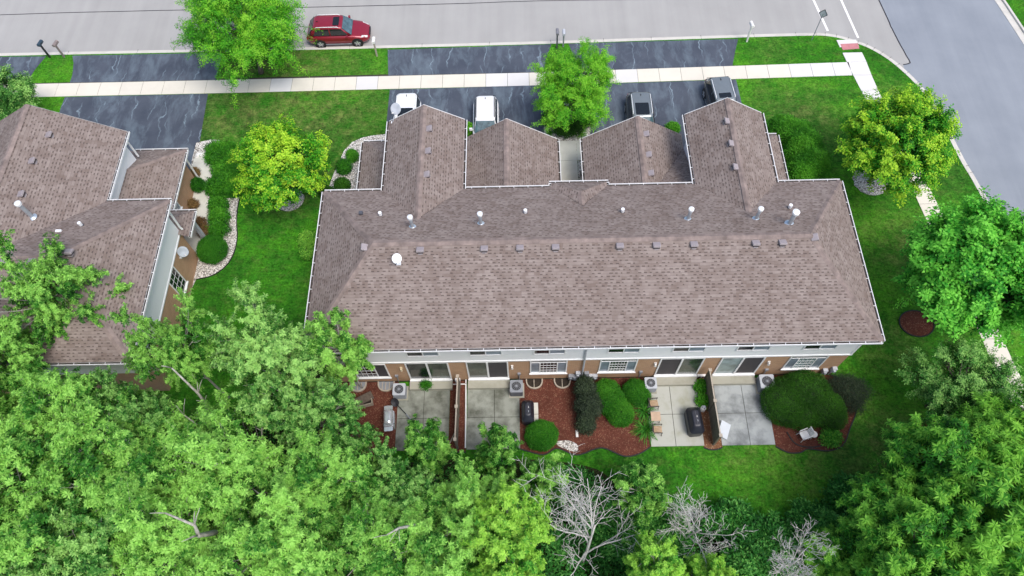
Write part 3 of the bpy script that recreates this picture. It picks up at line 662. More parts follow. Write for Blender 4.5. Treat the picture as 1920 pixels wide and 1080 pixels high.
# rear openings
def door(x0, x1, order):
    d = MB(); z0, z1 = .42, 2.98; frame_rect(d, x0, x1, z0, z1, WY0 - .06, WY0 + .02, .08); xm = (x0 + x1) / 2
    d.box(xm - .05, xm + .05, WY0 - .075, WY0 + .02, z0 + .08, z1 - .08); d.box(x0 - .02, x1 + .02, WY0 - .16, WY0 - .061, z0 - .08, z0 + .03)
    o = obj('sliding_door', d, M['white'], A)
    obj('pane', MB().box(x0 + .08, xm - .05, WY0 - .02, WY0 + .01, z0 + .08, z1 - .08), M[order[0]], o); obj('pane', MB().box(xm + .05, x1 - .08, WY0 - .02, WY0 + .01, z0 + .08, z1 - .08), M[order[1]], o)
    s = MB().box(x0 - .05, x1 + .02, WY0 - .62, WY0 - .03, -.03, .33); obj('stoop', s, M['stoop'], A)
door(-6.66, -4.22, ('glassdark', 'glassgreen')); door(-3.24, -.87, ('glassgreen', 'screen')); door(7.6, 10.06, ('screen', 'glassgreen')); door(11.0, 13.42, ('glassteal', 'screen'))
window(A, -9.67, -7.75, .85, 2.85, WY0, [(.65, 'glassdark'), (.35, 'screen')], grid=(0, 4, 4))
window(A, .35, 2.45, 1.08, 3.0, WY0, [(.25, 'glasslight'), (.5, 'glassdark'), (.25, 'glasslight')], grid=(1, 5, 4), transom=.32)
window(A, 4.27, 6.37, 1.08, 3.0, WY0, [(.25, 'glasslight'), (.5, 'glassgreen'), (.25, 'glasslight')], grid=(1, 6, 4), transom=.32)
window(A, 14.8, 16.9, 1.08, 2.98, WY0, [(.25, 'glasslight'), (.5, 'glassteal'), (.25, 'glasslight')], grid=(1, 4, 4), transom=.32)
for a, b in ((-6.35, -4.55), (-2.95, -1.15), (.52, 2.28), (4.52, 6.28), (8.0, 9.78), (11.45, 13.25), (15.02, 16.8)): window(A, a, b, 3.95, 5.25 if False else 4.62, WY0 - .03, [(.5, 'glassdark'), (.5, 'glasslight')], sill=False)
ds = MB(); ds.tube([(3.36, WY0 - .12, 5.6), (3.36, WY0 - .12, .2), (3.3, WY0 - .3, .1)], .055, 8); obj('downspout', ds, M['lgrey'], A)
for x, z in ((-6.93, 2.2), (-.66, 2.2), (7.4, 2.2), (13.78, 2.12)):
    l = MB().box(x - .07, x + .07, WY0 - .05, WY0, z - .1, z + .12); l.cyl((x, WY0 - .12), .075, z - .12, z + .1, 8, .05); obj('wall_lamp', l, M['whiteplastic' if x > -2 else 'cream'], A)
for x, z in ((-7.38, 1.05), (-.28, 1.05), (6.75, 1.0), (13.98, 1.0)):
    l = MB().box(x - .09, x + .09, WY0 - .1, WY0, z - .09, z + .09); l.cyl((x, WY0 - .06), .03, .25, z - .09, 6); obj('outlet_box', l, M['mgrey'], A)
for x, z in ((2.72, .55), (2.98, .45), (3.12, 1.0), (3.62, .95), (3.86, .5), (4.14, .5), (17.38, .72), (17.82, .98)):
    l = MB().box(x - .13, x + .13, WY0 - .2, WY0, z - .22, z + .22); l.box(x - .06, x + .06, WY0 - .27, WY0 - .2, z - .1, z + .1); l.box(x - .03, x + .03, WY0 - .08, WY0 - .02, .1, z - .22); obj('electric_meter', l, M['lgrey' if int(x * 10) % 3 else 'mgrey'], A)
pv = MB(); 
for x in (-4.28, -3.95, -3.42): pv.tube([(x, WY0 - .05, .25), (x, WY0 - .25, .25), (x, WY0 - .27, .06)], .035, 6)
pv.box(-4.05, -3.75, WY0 - .16, WY0, .12, .42); pv.tube([(-4.28, WY0 - .27, .1), (-3.42, WY0 - .27, .1)], .035, 6)
obj('drain_pipe', pv, M['white'], A)
pv = MB(); pv.box(10.14, 10.62, WY0 - .14, WY0, .12, .34); pv.cur = 1; pv.box(10.2, 10.32, WY0 - .15, WY0 - .13, .16, .3); pv.box(10.42, 10.54, WY0 - .15, WY0 - .13, .16, .3); obj('vent_hood', pv, [M['white'], M['black']], A)
# roof vents
for x in (-5.28, -1.94, -.08, 1.77, 5.11, 7.01, 8.94, 12.13, 13.51): boxvent(rA, (x, 19.45, zf(19.45)), (0, -1))
boxvent(rA, (-8.27, 19.76, 7.9), (-1, 0)); boxvent(rA, (15.25, 19.77, 7.98), (1, 0))
for y in (28.38, 26.74, 25.07): boxvent(rA, (-5.27, y, zw - .25), (1, 0)); boxvent(rA, (12.14, y, zw - .18), (-1, 0))
for y in (29.5, 27.9, 26.5): boxvent(rG2, (7.93, y, ZGR - .3), (1, 0))
for x, y in ((-5.85, 21.25), (-2.17, 21.42), (8.98, 21.45), (12.6, 21.35)): flue(rA, (x, y, zf(y)), 1.02)
f = flue(rA, (14.22, 20.85, zf(20.85)), 1.15, .14); 
for x, y in ((-7.75, 22.4), (.25, 22.35), (5.57, 22.25), (14.7, 22.3)): plumb(rA, (x, y, zf(y)))
plumb(rA, (-8.85, 22.55, zf(22.55)), True)
gd = MB()
for x0, x1, y in ((-7.2, -4.3, 29.66), (10.95, 14.0, 29.66), (-3.2, 1.5, 30.36), (5.0, 9.9, 30.36)): gd.box(x0, x1, y, y + .05, .02, 2.3)
obj('garage_door', gd, M['white'], A)

# ---------- neighbouring townhouse on the left
B = thing('townhouse', 'partly seen townhouse at the left edge with taller gabled wing and white upper wall', 'townhouse', (-29, 20, 0))
bR, bYR, bYF, bM = -20.5, 14.47, 24.56, 19.52
RB = (-24.35, bM, ZT); WZ = 8.4; WXe, WXm, WYf = -24.18, -28.85, 29.75; sw_ = (WZ - ZE) / (WXe - WXm)
bz = lambda y: ZE + sl * min(y - bYR, bYF - y)
vx = WXe - (ZT - ZE) / sw_
fB = [[(-50, bYR, ZE), (bR, bYR, ZE), RB, (-50, bM, ZT)], [(bR, bYR, ZE), (bR, bYF, ZE), RB], [(bR, bYF, ZE), (WXe, bYF, ZE), (vx, bM, ZT), RB],
      [(WXe, bYF, ZE), (WXe, WYf, ZE), (WXm, WYf, WZ), (WXm, bM - .3, WZ), (vx, bM, ZT)], [(-33.5, WYf, ZE), (-33.5, bYF, ZE), (-33.5, 20, 5.85), (WXm, 18.9, WZ), (WXm, WYf, WZ)], [(-50, bM, ZT), (-33, bM, ZT), (-33, bYF, ZE), (-50, bYF, ZE)], [(vx, bM, ZT), (WXm, bM - .3, WZ), (-33.4, bM, 5.9), (-33, bM - .2, 7.9)]]
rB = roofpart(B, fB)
lo = 2.85; lx, ly = -21.92, 30.6
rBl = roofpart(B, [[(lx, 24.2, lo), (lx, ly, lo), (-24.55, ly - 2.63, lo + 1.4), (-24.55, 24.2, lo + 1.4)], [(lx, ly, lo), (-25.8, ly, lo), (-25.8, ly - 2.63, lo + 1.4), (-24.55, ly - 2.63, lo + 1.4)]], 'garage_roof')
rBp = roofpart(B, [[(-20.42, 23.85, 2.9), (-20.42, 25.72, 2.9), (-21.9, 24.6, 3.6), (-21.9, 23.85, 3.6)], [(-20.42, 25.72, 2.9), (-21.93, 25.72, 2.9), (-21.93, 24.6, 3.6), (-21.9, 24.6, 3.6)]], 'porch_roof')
for a, b in (((-27.5, bM, ZT), RB), (RB, (bR, bYR, ZE)), (RB, (bR, bYF, ZE)), ((WXm, WYf, WZ), (WXm, bM - .3, WZ))): obj('ridge_caps', capline(MB(), a, b, .19), M['shingle_cap'], rB)
obj('ridge_caps', capline(MB(), (lx, ly, lo), (-24.5, ly - 2.58, lo + 1.38)), M['shingle_cap'], rBl)
w = MB(); w.prism([(-50, 14.95), (-21.0, 14.95), (-21.0, 24.12), (-50, 24.12)], 0, 3.0, False)
w.box(-33, -24.62, 24.13, 29.3, 0, 3.0); w.box(-25.3, -22.3, 24.13, 30.2, 0, 2.8); obj('brick_wall', w, M['brick'], B)
w = MB(); w.prism([(-50, 14.92), (-20.97, 14.92), (-20.97, 24.15), (-50, 24.15)], 3.0, 5.72, False); w.box(-33, -24.58, 24.15, 29.33, 3.0, 5.72)
w.face([(-33, 29.34, 5.7), (WXm, 29.34, 8.1), (-24.6, 29.34, 5.7)]); obj('siding_wall', w, M['siding'], B)
obj('band_board', MB().box(-20.965, -20.93, 14.9, 24.18, 2.93, 3.04), M['white'], B); obj('soffit', MB().box(-20.93, bR - .03, 14.5, 24.5, 5.64, 5.66), M['white'], B); obj('soffit', MB().box(-45, -20.97, bYR + .03, 14.915, 5.64, 5.66), M['white'], B)
tr = MB(); tr.face([(WXe, WYf + .02, ZE - .18), (WXe, WYf + .02, ZE + .01), (WXm, WYf + .02, WZ + .01), (WXm, WYf + .02, WZ - .18)]); obj('trim', tr, M['white'], B)
for a, b, z, o in (((-50, bYR), (bR, bYR), ZE, (0, -1)), ((bR, bYR), (bR, bYF), ZE, (1, 0)), ((WXe, bYF), (bR + .1, bYF), ZE, (0, 1)), ((WXe, bYF + .2), (WXe, WYf), ZE, (1, 0)), ((lx, 25.9), (lx, ly), lo, (1, 0)), ((-25.3, ly), (lx + .1, ly), lo, (0, 1)), ((-20.42, 23.85), (-20.42, 25.72), 2.9, (1, 0)), ((-21.95, 25.72), (-20.32, 25.72), 2.9, (0, 1))): gutter(B, a, b, z, o)
for p in ([(-20.55, 24.45, 5.7), (-20.8, 24.3, 5.3), (-20.8, 24.2, 3.4), (-20.75, 24.2, 3.2)], [(WXe + .05, WYf - .2, 5.7), (WXe - .3, WYf - .2, 5.4), (WXe - .3, WYf - .2, 3.6)], [(lx + .05, ly - .15, 2.75), (lx - .2, ly - .3, 2.4), (lx - .22, ly - .3, .1)]):
    obj('downspout', MB().tube(p, .065, 8), M['white'], B)
obj('porch_post', MB().box(-20.82, -20.6, 25.2, 25.42, 0, 2.75), M['lgrey'], B)
wb = window(B, 0, 1.2, .88, 2.95, 0, [(1.0, 'glassdark')], grid=(0, 3, 4), name='window'); 
for o in [wb] + list(wb.children):
    pass
def rot_window(o, x, y, parent):
    "turn a window built facing -Y at the origin so that it faces +X at (x, y)"
    mt = Matrix.Translation((x, y, 0)) @ Matrix.Rotation(R(90), 4, 'Z'); p0 = wpos(parent)
    for q in [o] + list(o.children):
        q.data.transform(Matrix.Translation(-p0) @ mt @ Matrix.Translation(p0))
rot_window(wb, -21.0, 20.6, B)
wb2 = window(B, 0, .8, 1.2, 2.3, 0, [(1.0, 'glasslight')], name='window', grid=(0, 2, 2)); rot_window(wb2, -22.3, 26.4, B)
for p in ((-27.5, 23.0), ): pass
onw = lambda x, y: (x, y, ZE + sw_ * (WXe - x))
boxvent(rB, onw(*at2(80, 321, 6.9)), (1, 0)); boxvent(rB, onw(*at2(102, 263, 7.2)), (1, 0)); boxvent(rB, onw(*at2(60, 382, 6.9)), (1, 0))
flue(rB, onw(*at2(60, 406, 7.4)), 1.35, .13)
q = at2(150, 420, 7.1); plumb(rB, (q[0], q[1], bz(q[1])))
for px, py in ((13, 497), (63, 496), (136, 480)):
    q = at2(px, py, 7.9); boxvent(rB, (q[0], q[1], bz(q[1])), (0, -1))
obj('skid_plate', MB().box(-25.55, -25.25, 21.6, 21.75, bz(21.75) - .05, bz(21.6) + .05), M['steelw'], rB)

# ================================================================== vegetation
def unit(v): return v / np.maximum(np.linalg.norm(v, axis=-1, keepdims=True), 1e-9)
def leaf_mesh(name, P, D, U, L, W, tint, droop=0.25):
    "each leaf a folded rhombus: base P, direction D, up U"
    n = len(P); D = unit(D); S = unit(np.cross(D, U)); N = np.cross(S, D)
    L = np.broadcast_to(L, n)[:, None]; W = np.broadcast_to(W, n)[:, None]
    V = np.empty((n, 4, 3), np.float32)
    V[:, 0] = P; V[:, 1] = P + D * L * .5 + S * W * .5 + N * W * .12; V[:, 2] = P + D * L - N * L * droop; V[:, 3] = P + D * L * .5 - S * W * .5 + N * W * .12
    me = bpy.data.meshes.new(name); me.vertices.add(4 * n); me.vertices.foreach_set('co', V.ravel())
    me.loops.add(4 * n); me.loops.foreach_set('vertex_index', np.arange(4 * n, dtype=np.int32))
    me.polygons.add(n); me.polygons.foreach_set('loop_start', np.arange(0, 4 * n, 4, dtype=np.int32)); me.polygons.foreach_set('loop_total', np.full(n, 4, np.int32))
    a = me.attributes.new('tint', 'FLOAT', 'POINT'); a.data.foreach_set('value', np.repeat(np.clip(tint, 0, 1), 4).astype(np.float32))
    me.update(calc_edges=True); return me
def tufts(rs, C, A, k, L, W, spread=(55, 100), jit=.2, tint=None, star=False):
    "k leaves round each tuft centre C with axis A"
    n = len(C); A = unit(A + rs.normal(0, .12, (n, 3))); ref = unit(np.cross(A, np.array([.3, .5, .8]))); ref2 = np.cross(A, ref)
    ph = (np.arange(k)[None] / k * 2 * math.pi + rs.uniform(0, 6.28, (n, 1)) + rs.uniform(-.35, .35, (n, k)))
    th = np.radians(rs.uniform(spread[0], spread[1], (n, k)))
    rad = ref[:, None] * np.cos(ph)[..., None] + ref2[:, None] * np.sin(ph)[..., None]
    D = A[:, None] * np.cos(th)[..., None] + rad * np.sin(th)[..., None]
    if star: P = np.repeat(C[:, None], k, 1) + D * L * .06
    else: P = C[:, None] + D * rs.uniform(0, L * .9, (n, k, 1)) + rs.normal(0, jit * L, (n, k, 3))
    sc = rs.uniform(.7, 1.2, (n, k)); U = np.repeat(A[:, None], k, 1) + rs.normal(0, .25, (n, k, 3))
    t = np.repeat(tint[:, None], k, 1) + rs.normal(0, .05, (n, k))
    return [x.reshape(-1, 3) for x in (P, D, U)] + [(L * sc).ravel(), (W * sc).ravel(), t.ravel()]
def fibo(rs, n):
    i = np.arange(n) + .5; z = 1 - 2 * i / n; ph = i * 2.399963 + rs.uniform(0, 6); r = np.sqrt(1 - z * z)
    return np.stack([r * np.cos(ph), r * np.sin(ph), z], 1)
def make_tree(name, label, cat, seed, Rr=3.0, Rz=3.0, zc=5.8, nc=52, nt=34, k=10, L=.19, W=.075, leaf='leaf_mid', bark='bark', star=False, tipy=0.0,
              spread=(50, 100), base=.42, droop=.25, crs=.30, flat=.8, trunk_r=.14, lumpy=.25, off=(0, 0), inner=.25, group=None, fork=.35, shoots=5):
    rs = np.random.RandomState(seed); t = thing(name, label, cat, (0, 0, 0), group=group)
    d = fibo(rs, nc * 2); d = d[d[:, 2] > -.55][:nc * 2]; rs.shuffle(d); d = d[:nc]; d = unit(d + rs.normal(0, .12, d.shape))
    ph = np.arctan2(d[:, 1], d[:, 0]); lump = 1 + lumpy * (.5 * np.sin(2 * ph + seed) + .35 * np.sin(3 * ph + 2 * seed + d[:, 2] * 2) + .35 * rs.uniform(-1, 1, len(d)))
    rr = np.where(rs.uniform(size=len(d)) < inner, rs.uniform(.3, .65, len(d)), rs.uniform(.72, .98, len(d))) * lump
    C = d * rr[:, None] * np.array([Rr, Rr, Rz]) * .82 + np.array([off[0], off[1], zc])
    cr = Rr * crs * rs.uniform(.7, 1.25, len(C)); ctint = rs.normal(0, .17, len(C))
    PC, PA, PT = [], [], []
    for c, r_, dd, ct in zip(C, cr, d, ctint):
        n = max(6, int(nt * (r_ / (Rr * crs)) ** 2)); q = unit(rs.normal(0, 1, (n, 3))); q[:, 2] = np.abs(q[:, 2]) * np.where(rs.uniform(size=n) < .8, 1, -1)
        q = unit(q + dd * .5); s = rs.uniform(.45, 1.05, (n, 1)); p = c + q * s * r_ * np.array([1, 1, flat])
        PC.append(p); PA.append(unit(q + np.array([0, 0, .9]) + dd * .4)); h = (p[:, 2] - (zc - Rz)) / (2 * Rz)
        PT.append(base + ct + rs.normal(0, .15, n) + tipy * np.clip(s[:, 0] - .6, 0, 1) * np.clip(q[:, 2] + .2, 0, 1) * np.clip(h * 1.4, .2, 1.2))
    SH = []
    for c, r_, dd, ct in zip(C, cr, d, ctint):
        for j in range(shoots):
            sd_ = unit(dd * rs.uniform(.3, 1.2) + rs.normal(0, .45, 3) + np.array([0, 0, rs.uniform(.2, 1.1)])); ln = Rr * rs.uniform(.22, .46) ; a0 = c + sd_ * r_ * .3; m_ = 9
            p = a0 + sd_ * np.linspace(.15, 1, m_)[:, None] * ln + rs.normal(0, .035, (m_, 3)); p[:, 2] -= np.linspace(0, 1, m_) ** 2 * ln * .18
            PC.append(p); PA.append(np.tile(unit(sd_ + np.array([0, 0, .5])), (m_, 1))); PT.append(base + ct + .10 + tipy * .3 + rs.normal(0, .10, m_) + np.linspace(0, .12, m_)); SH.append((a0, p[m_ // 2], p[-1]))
    PC, PA, PT = np.concatenate(PC), np.concatenate(PA), np.concatenate(PT)
    arr = tufts(rs, PC, PA, k, L, W, spread, tint=PT, star=star)
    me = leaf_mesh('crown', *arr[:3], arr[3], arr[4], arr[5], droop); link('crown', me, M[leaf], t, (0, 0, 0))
    tb = MB(); z0 = zc - Rz * .75; lean = rs.normal(0, .12, 2)
    def axis(z): f_ = min(1, z / zc); return Vector((off[0] * f_ + lean[0] * math.sin(z * .7), off[1] * f_ + lean[1] * math.sin(z * .9 + 1), z))
    top = zc + Rz * .35; zs = np.linspace(-.1, top, 9); tb.tube([axis(z) for z in zs], [trunk_r * (1.35 if i == 0 else 1 - .82 * i / 8) for i in range(9)], 7)
    for a_, b_, c_ in SH: tb.tube([Vector(a_), Vector(b_), Vector(c_)], [.011, .008, .004], 3, False)
    for i, (c, r_) in enumerate(zip(C, cr)):
        dc = Vector(c); zb = max(z0 * .6 + .4, min(top * .92, dc.z - (Vector((dc.x, dc.y)) - Vector((axis(dc.z).x, axis(dc.z).y))).length * rs.uniform(.5, 1.0)))
        a = axis(zb); mid = a.lerp(dc, .5) + Vector(rs.normal(0, .10, 3)) * Rr * .3 - Vector((0, 0, .12 * Rr * .3)); r0 = trunk_r * (1 - .82 * zb / top) * .55
        tb.tube([a, mid, dc], [max(r0 * 1.15, .035), max(r0 * .75, .026), .014], 5, False)
        for j in range(3):
            p = PC[rs.randint(len(PC))] if False else c + unit(rs.normal(0, 1, 3)) * r_ * .8 + np.array([0, 0, r_ * .3])
            s_ = mid.lerp(dc, rs.uniform(.1, .9)); tb.tube([s_, s_.lerp(Vector(p), .5) + Vector(rs.normal(0, .05, 3)), Vector(p)], [.018, .013, .007], 4, False)
    obj('trunk', tb, M[bark], t, smooth=True, uv=False); return t
def set_tree(t, loc, rz, s=1.0): t.location = loc; t.rotation_euler = (0, 0, rz); t.scale = (s, s, s); return t
def shrub(name, label, cat, lobes, leaf, n=2500, L=.07, W=.035, seed=1, core=True, tint=.45, tipy=0., rough=.05, group=None, out=.6, patch=.12, zmin=.03):
    "lobes: (x, y, z, rx, ry, rz) ellipsoids in world coordinates; leaves cover the surface of their union"
    rs = np.random.RandomState(seed); lb = np.array(lobes, float); o = lb[:, :3].mean(0); o[2] = 0
    area = lb[:, 3] * lb[:, 4] + (lb[:, 3] + lb[:, 4]) * lb[:, 5]; ks = np.maximum(20, (n * area / area.sum() * 1.3)).astype(int); P, N = [], []
    for i, (b, kk) in enumerate(zip(lb, ks)):
        q = unit(rs.normal(0, 1, (kk, 3))); q[:, 2] = np.where(q[:, 2] < -.5, -q[:, 2], q[:, 2]); w_ = 1 + rough * (np.sin(q[:, 0] * 7 + i) * np.sin(q[:, 1] * 6 + 2 * i) + rs.normal(0, .6, kk)); p = b[:3] + q * b[3:] * w_[:, None]
        keep = p[:, 2] > zmin
        for j, c in enumerate(lb):
            if j != i: keep &= (((p - c[:3]) / c[3:]) ** 2).sum(1) > .86
        P.append(p[keep]); N.append(unit(q / b[3:])[keep])
    P, N = np.concatenate(P), np.concatenate(N)
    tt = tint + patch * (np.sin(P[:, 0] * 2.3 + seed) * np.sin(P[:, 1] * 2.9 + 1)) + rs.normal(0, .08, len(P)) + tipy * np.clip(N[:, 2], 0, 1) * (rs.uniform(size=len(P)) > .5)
    arr = tufts(rs, P - o, N * out + np.array([0, 0, .4]), 4, L, W, (25, 85), .5, tint=tt)
    t = thing(name, label, cat, tuple(o), group=group); me = leaf_mesh('foliage', *arr[:3], arr[3], arr[4], arr[5], .15); link('foliage', me, M[leaf], t, (0, 0, 0))
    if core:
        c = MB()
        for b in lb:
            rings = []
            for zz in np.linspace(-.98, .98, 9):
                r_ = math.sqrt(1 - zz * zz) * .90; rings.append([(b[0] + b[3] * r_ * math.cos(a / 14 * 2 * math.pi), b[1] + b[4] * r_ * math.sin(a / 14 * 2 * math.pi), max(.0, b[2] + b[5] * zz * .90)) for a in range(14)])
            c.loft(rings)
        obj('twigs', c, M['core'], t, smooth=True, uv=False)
    return t
def grass_clump(name, label, loc, r=.5, n=90, leaf='leaf_lime', seed=1, w=.03, tint=.45, cat='plant', h=.6):
    rs = np.random.RandomState(seed); t = thing(name, label, cat, loc)
    for nm in ('blades',):
        P = np.zeros((n * 2, 3)); ph = rs.uniform(0, 6.28, n); el = rs.uniform(.25, 1.3, n); ln = r * rs.uniform(.7, 1.2, n)
        d = np.stack([np.cos(ph) * np.cos(el), np.sin(ph) * np.cos(el), np.sin(el) * h / .6], 1); b0 = rs.normal(0, r * .12, (n, 3)); b0[:, 2] = 0
        d2 = d.copy(); d2[:, 2] -= .9; P[:n] = b0; P[n:] = b0 + unit(d) * ln[:, None] * .62
        D = np.concatenate([d, d2]); LL = np.concatenate([ln * .75, ln * .55]); tt = tint + rs.normal(0, .13, 2 * n)
        link(nm, leaf_mesh(nm, P, D, np.tile([0, 0, 1.], (2 * n, 1)), LL, w, tt, .05), M[leaf], t, (0, 0, 0))
    return t
def dead_tree(name, label, loc, hgt, seed, spread=.55, lean=(0, 0), r0=.10, rz=0, crown=(960, 960)):
    rs = random.Random(seed); t = thing(name, label, 'dead tree', loc, rz); tb = MB(); tw = MB()
    def grow(p, d, L, r, lev):
        pts = [p]; q = p; dd = d; n = 5
        for i in range(n):
            dd = (dd + Vector((rs.uniform(-1, 1), rs.uniform(-1, 1), rs.uniform(-.6, .9))) * (.05 if lev == 0 else .15)).normalized(); q = q + dd * L / n; pts.append(q)
        mb = tb if lev < 2 else tw; mb.tube(pts, [r * (1 - .62 * i / n) for i in range(n + 1)], 6 if lev < 2 else 4, True)
        if lev >= 4: return
        kids = {0: 9, 1: 5, 2: 4, 3: 3}[lev]
        for j in range(kids):
            f = (.3 if lev == 0 else .22) + (.74 - .0) * (j + rs.random() * .6) / kids; f = min(f, .98); i = min(int(f * n), n - 1); b = pts[i].lerp(pts[i + 1], f * n - i)
            ax = Vector((rs.gauss(0, 1), rs.gauss(0, 1), rs.gauss(0, .5))); ax -= ax.dot(dd) * dd; ax.normalize()
            grow(b, (dd * (1 - spread * .8) + ax * (spread + .25) + Vector((0, 0, .22))).normalized(), L * rs.uniform(.42, .6), max(r * (1 - .5 * f) * .55, .0105), lev + 1)
    grow(Vector((0, 0, -.1)), Vector((lean[0], lean[1], 1)).normalized(), hgt * .62, r0, 0)
    obj('trunk', tb, M['deadwood'], t, smooth=True, uv=False, world=False); obj('twigs', tw, M['deadwood'], t, smooth=True, uv=False, world=False)
    c = np.array(tw.v).mean(0); a = at(*crown, c[2]); t.location = (a[0] - c[0] + loc[0] * 0, a[1] - c[1], 0); return t

# ---- single street and garden trees
def at_tree(px, py, zc): return at(px, py, zc)[:2] + (0,)
t = make_tree('shade_tree', 'large feathery green tree on the verge hiding a parked dark car', 'tree', 11, 4.5, 2.8, 4.6, 85, 44, 11, .15, .05, 'leaf_locust', 'bark_dark', base=.36, spread=(60, 115), droop=.4, crs=.24, trunk_r=.17, tipy=.35, inner=.3); set_tree(t, at_tree(449, 46, 4.6), .4)
t = make_tree('shade_tree', 'small feathery yellow green tree between the two middle driveways', 'tree', 12, 2.75, 2.3, 3.9, 64, 36, 11, .13, .045, 'leaf_locust', 'bark_dark', base=.60, spread=(60, 120), droop=.45, crs=.27, trunk_r=.09, tipy=.5, lumpy=.35); set_tree(t, at_tree(1076, 166, 3.9), 0)
t = make_tree('maple_tree', 'round yellow tipped tree standing in the lawn between the two townhouses', 'tree', 13, 2.75, 2.5, 3.7, 74, 34, 10, .15, .085, 'leaf_yellow', 'bark_dark', base=.25, tipy=.95, crs=.22, trunk_r=.11, lumpy=.16); set_tree(t, at_tree(527, 312, 3.7), 0)
t = make_tree('maple_tree', 'wide yellow tipped tree beside the curb and side street sidewalk', 'tree', 14, 3.4, 2.5, 4.2, 84, 36, 10, .16, .09, 'leaf_yellow', 'bark_dark', base=.27, tipy=1.05, crs=.22, trunk_r=.13, lumpy=.3); set_tree(t, at_tree(1684, 268, 4.2), 1)
t = make_tree('maple_tree', 'big bright green maple in the round bark ring right of the long roof', 'tree', 15, 3.95, 3.6, 6.0, 105, 40, 10, .19, .12, 'leaf_maple', 'bark_dark', base=.50, tipy=.5, crs=.22, trunk_r=.19, lumpy=.25); set_tree(t, at_tree(1856, 512, 6.0), .2)
t = make_tree('ornamental_tree', 'fine leaved dull green tree below the bright maple on the right lawn', 'tree', 16, 2.7, 2.2, 3.4, 60, 34, 10, .12, .055, 'leaf_soft', 'bark_dark', base=.50, tipy=.45, crs=.25, trunk_r=.11, lumpy=.35); set_tree(t, at_tree(1795, 725, 3.4), 0)
t = make_tree('garden_tree', 'dull green tree at the left edge behind the neighbour gable', 'tree', 17, 1.9, 1.7, 2.8, 40, 36, 10, .13, .055, 'leaf_soft', 'bark_dark', base=.2, tipy=.35, crs=.3, trunk_r=.09); set_tree(t, at_tree(18, 183, 2.8), 0)

# ---- the wood in front: individual trees, copied from a few grown ones
GW = 'trees of the wood at the bottom of the view'
kw = dict(group=GW)
protos = {
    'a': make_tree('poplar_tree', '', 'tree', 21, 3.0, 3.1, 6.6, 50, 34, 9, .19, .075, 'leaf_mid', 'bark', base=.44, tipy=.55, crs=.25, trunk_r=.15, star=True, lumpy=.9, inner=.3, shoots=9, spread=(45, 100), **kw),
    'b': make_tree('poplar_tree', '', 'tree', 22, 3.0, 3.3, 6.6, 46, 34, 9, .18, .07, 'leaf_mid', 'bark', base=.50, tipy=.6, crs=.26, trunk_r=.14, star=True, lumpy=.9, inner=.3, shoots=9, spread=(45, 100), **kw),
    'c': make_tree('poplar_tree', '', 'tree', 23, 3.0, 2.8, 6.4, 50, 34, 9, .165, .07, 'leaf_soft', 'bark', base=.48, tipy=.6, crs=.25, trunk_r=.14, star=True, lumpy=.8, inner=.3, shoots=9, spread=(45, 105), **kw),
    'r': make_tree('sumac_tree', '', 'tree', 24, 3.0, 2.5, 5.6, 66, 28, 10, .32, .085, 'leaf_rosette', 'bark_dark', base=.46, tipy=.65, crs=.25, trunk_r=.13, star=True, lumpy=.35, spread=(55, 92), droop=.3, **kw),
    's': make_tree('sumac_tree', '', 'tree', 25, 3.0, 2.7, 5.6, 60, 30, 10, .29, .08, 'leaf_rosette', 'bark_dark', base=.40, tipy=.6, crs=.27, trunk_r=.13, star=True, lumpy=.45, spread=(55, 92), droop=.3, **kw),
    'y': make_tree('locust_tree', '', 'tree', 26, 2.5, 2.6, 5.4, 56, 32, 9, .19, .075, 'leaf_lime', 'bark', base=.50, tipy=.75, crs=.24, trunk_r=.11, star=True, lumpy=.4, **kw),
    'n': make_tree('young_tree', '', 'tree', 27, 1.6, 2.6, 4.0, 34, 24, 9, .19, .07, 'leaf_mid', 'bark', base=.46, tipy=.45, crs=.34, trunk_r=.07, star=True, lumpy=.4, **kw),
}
PZ = {'a': 6.6, 'b': 6.6, 'c': 6.4, 'r': 5.6, 's': 5.6, 'y': 5.4, 'n': 4.0}; PR = {'a': 3, 'b': 3, 'c': 3, 'r': 3, 's': 3, 'y': 2.5, 'n': 1.6}
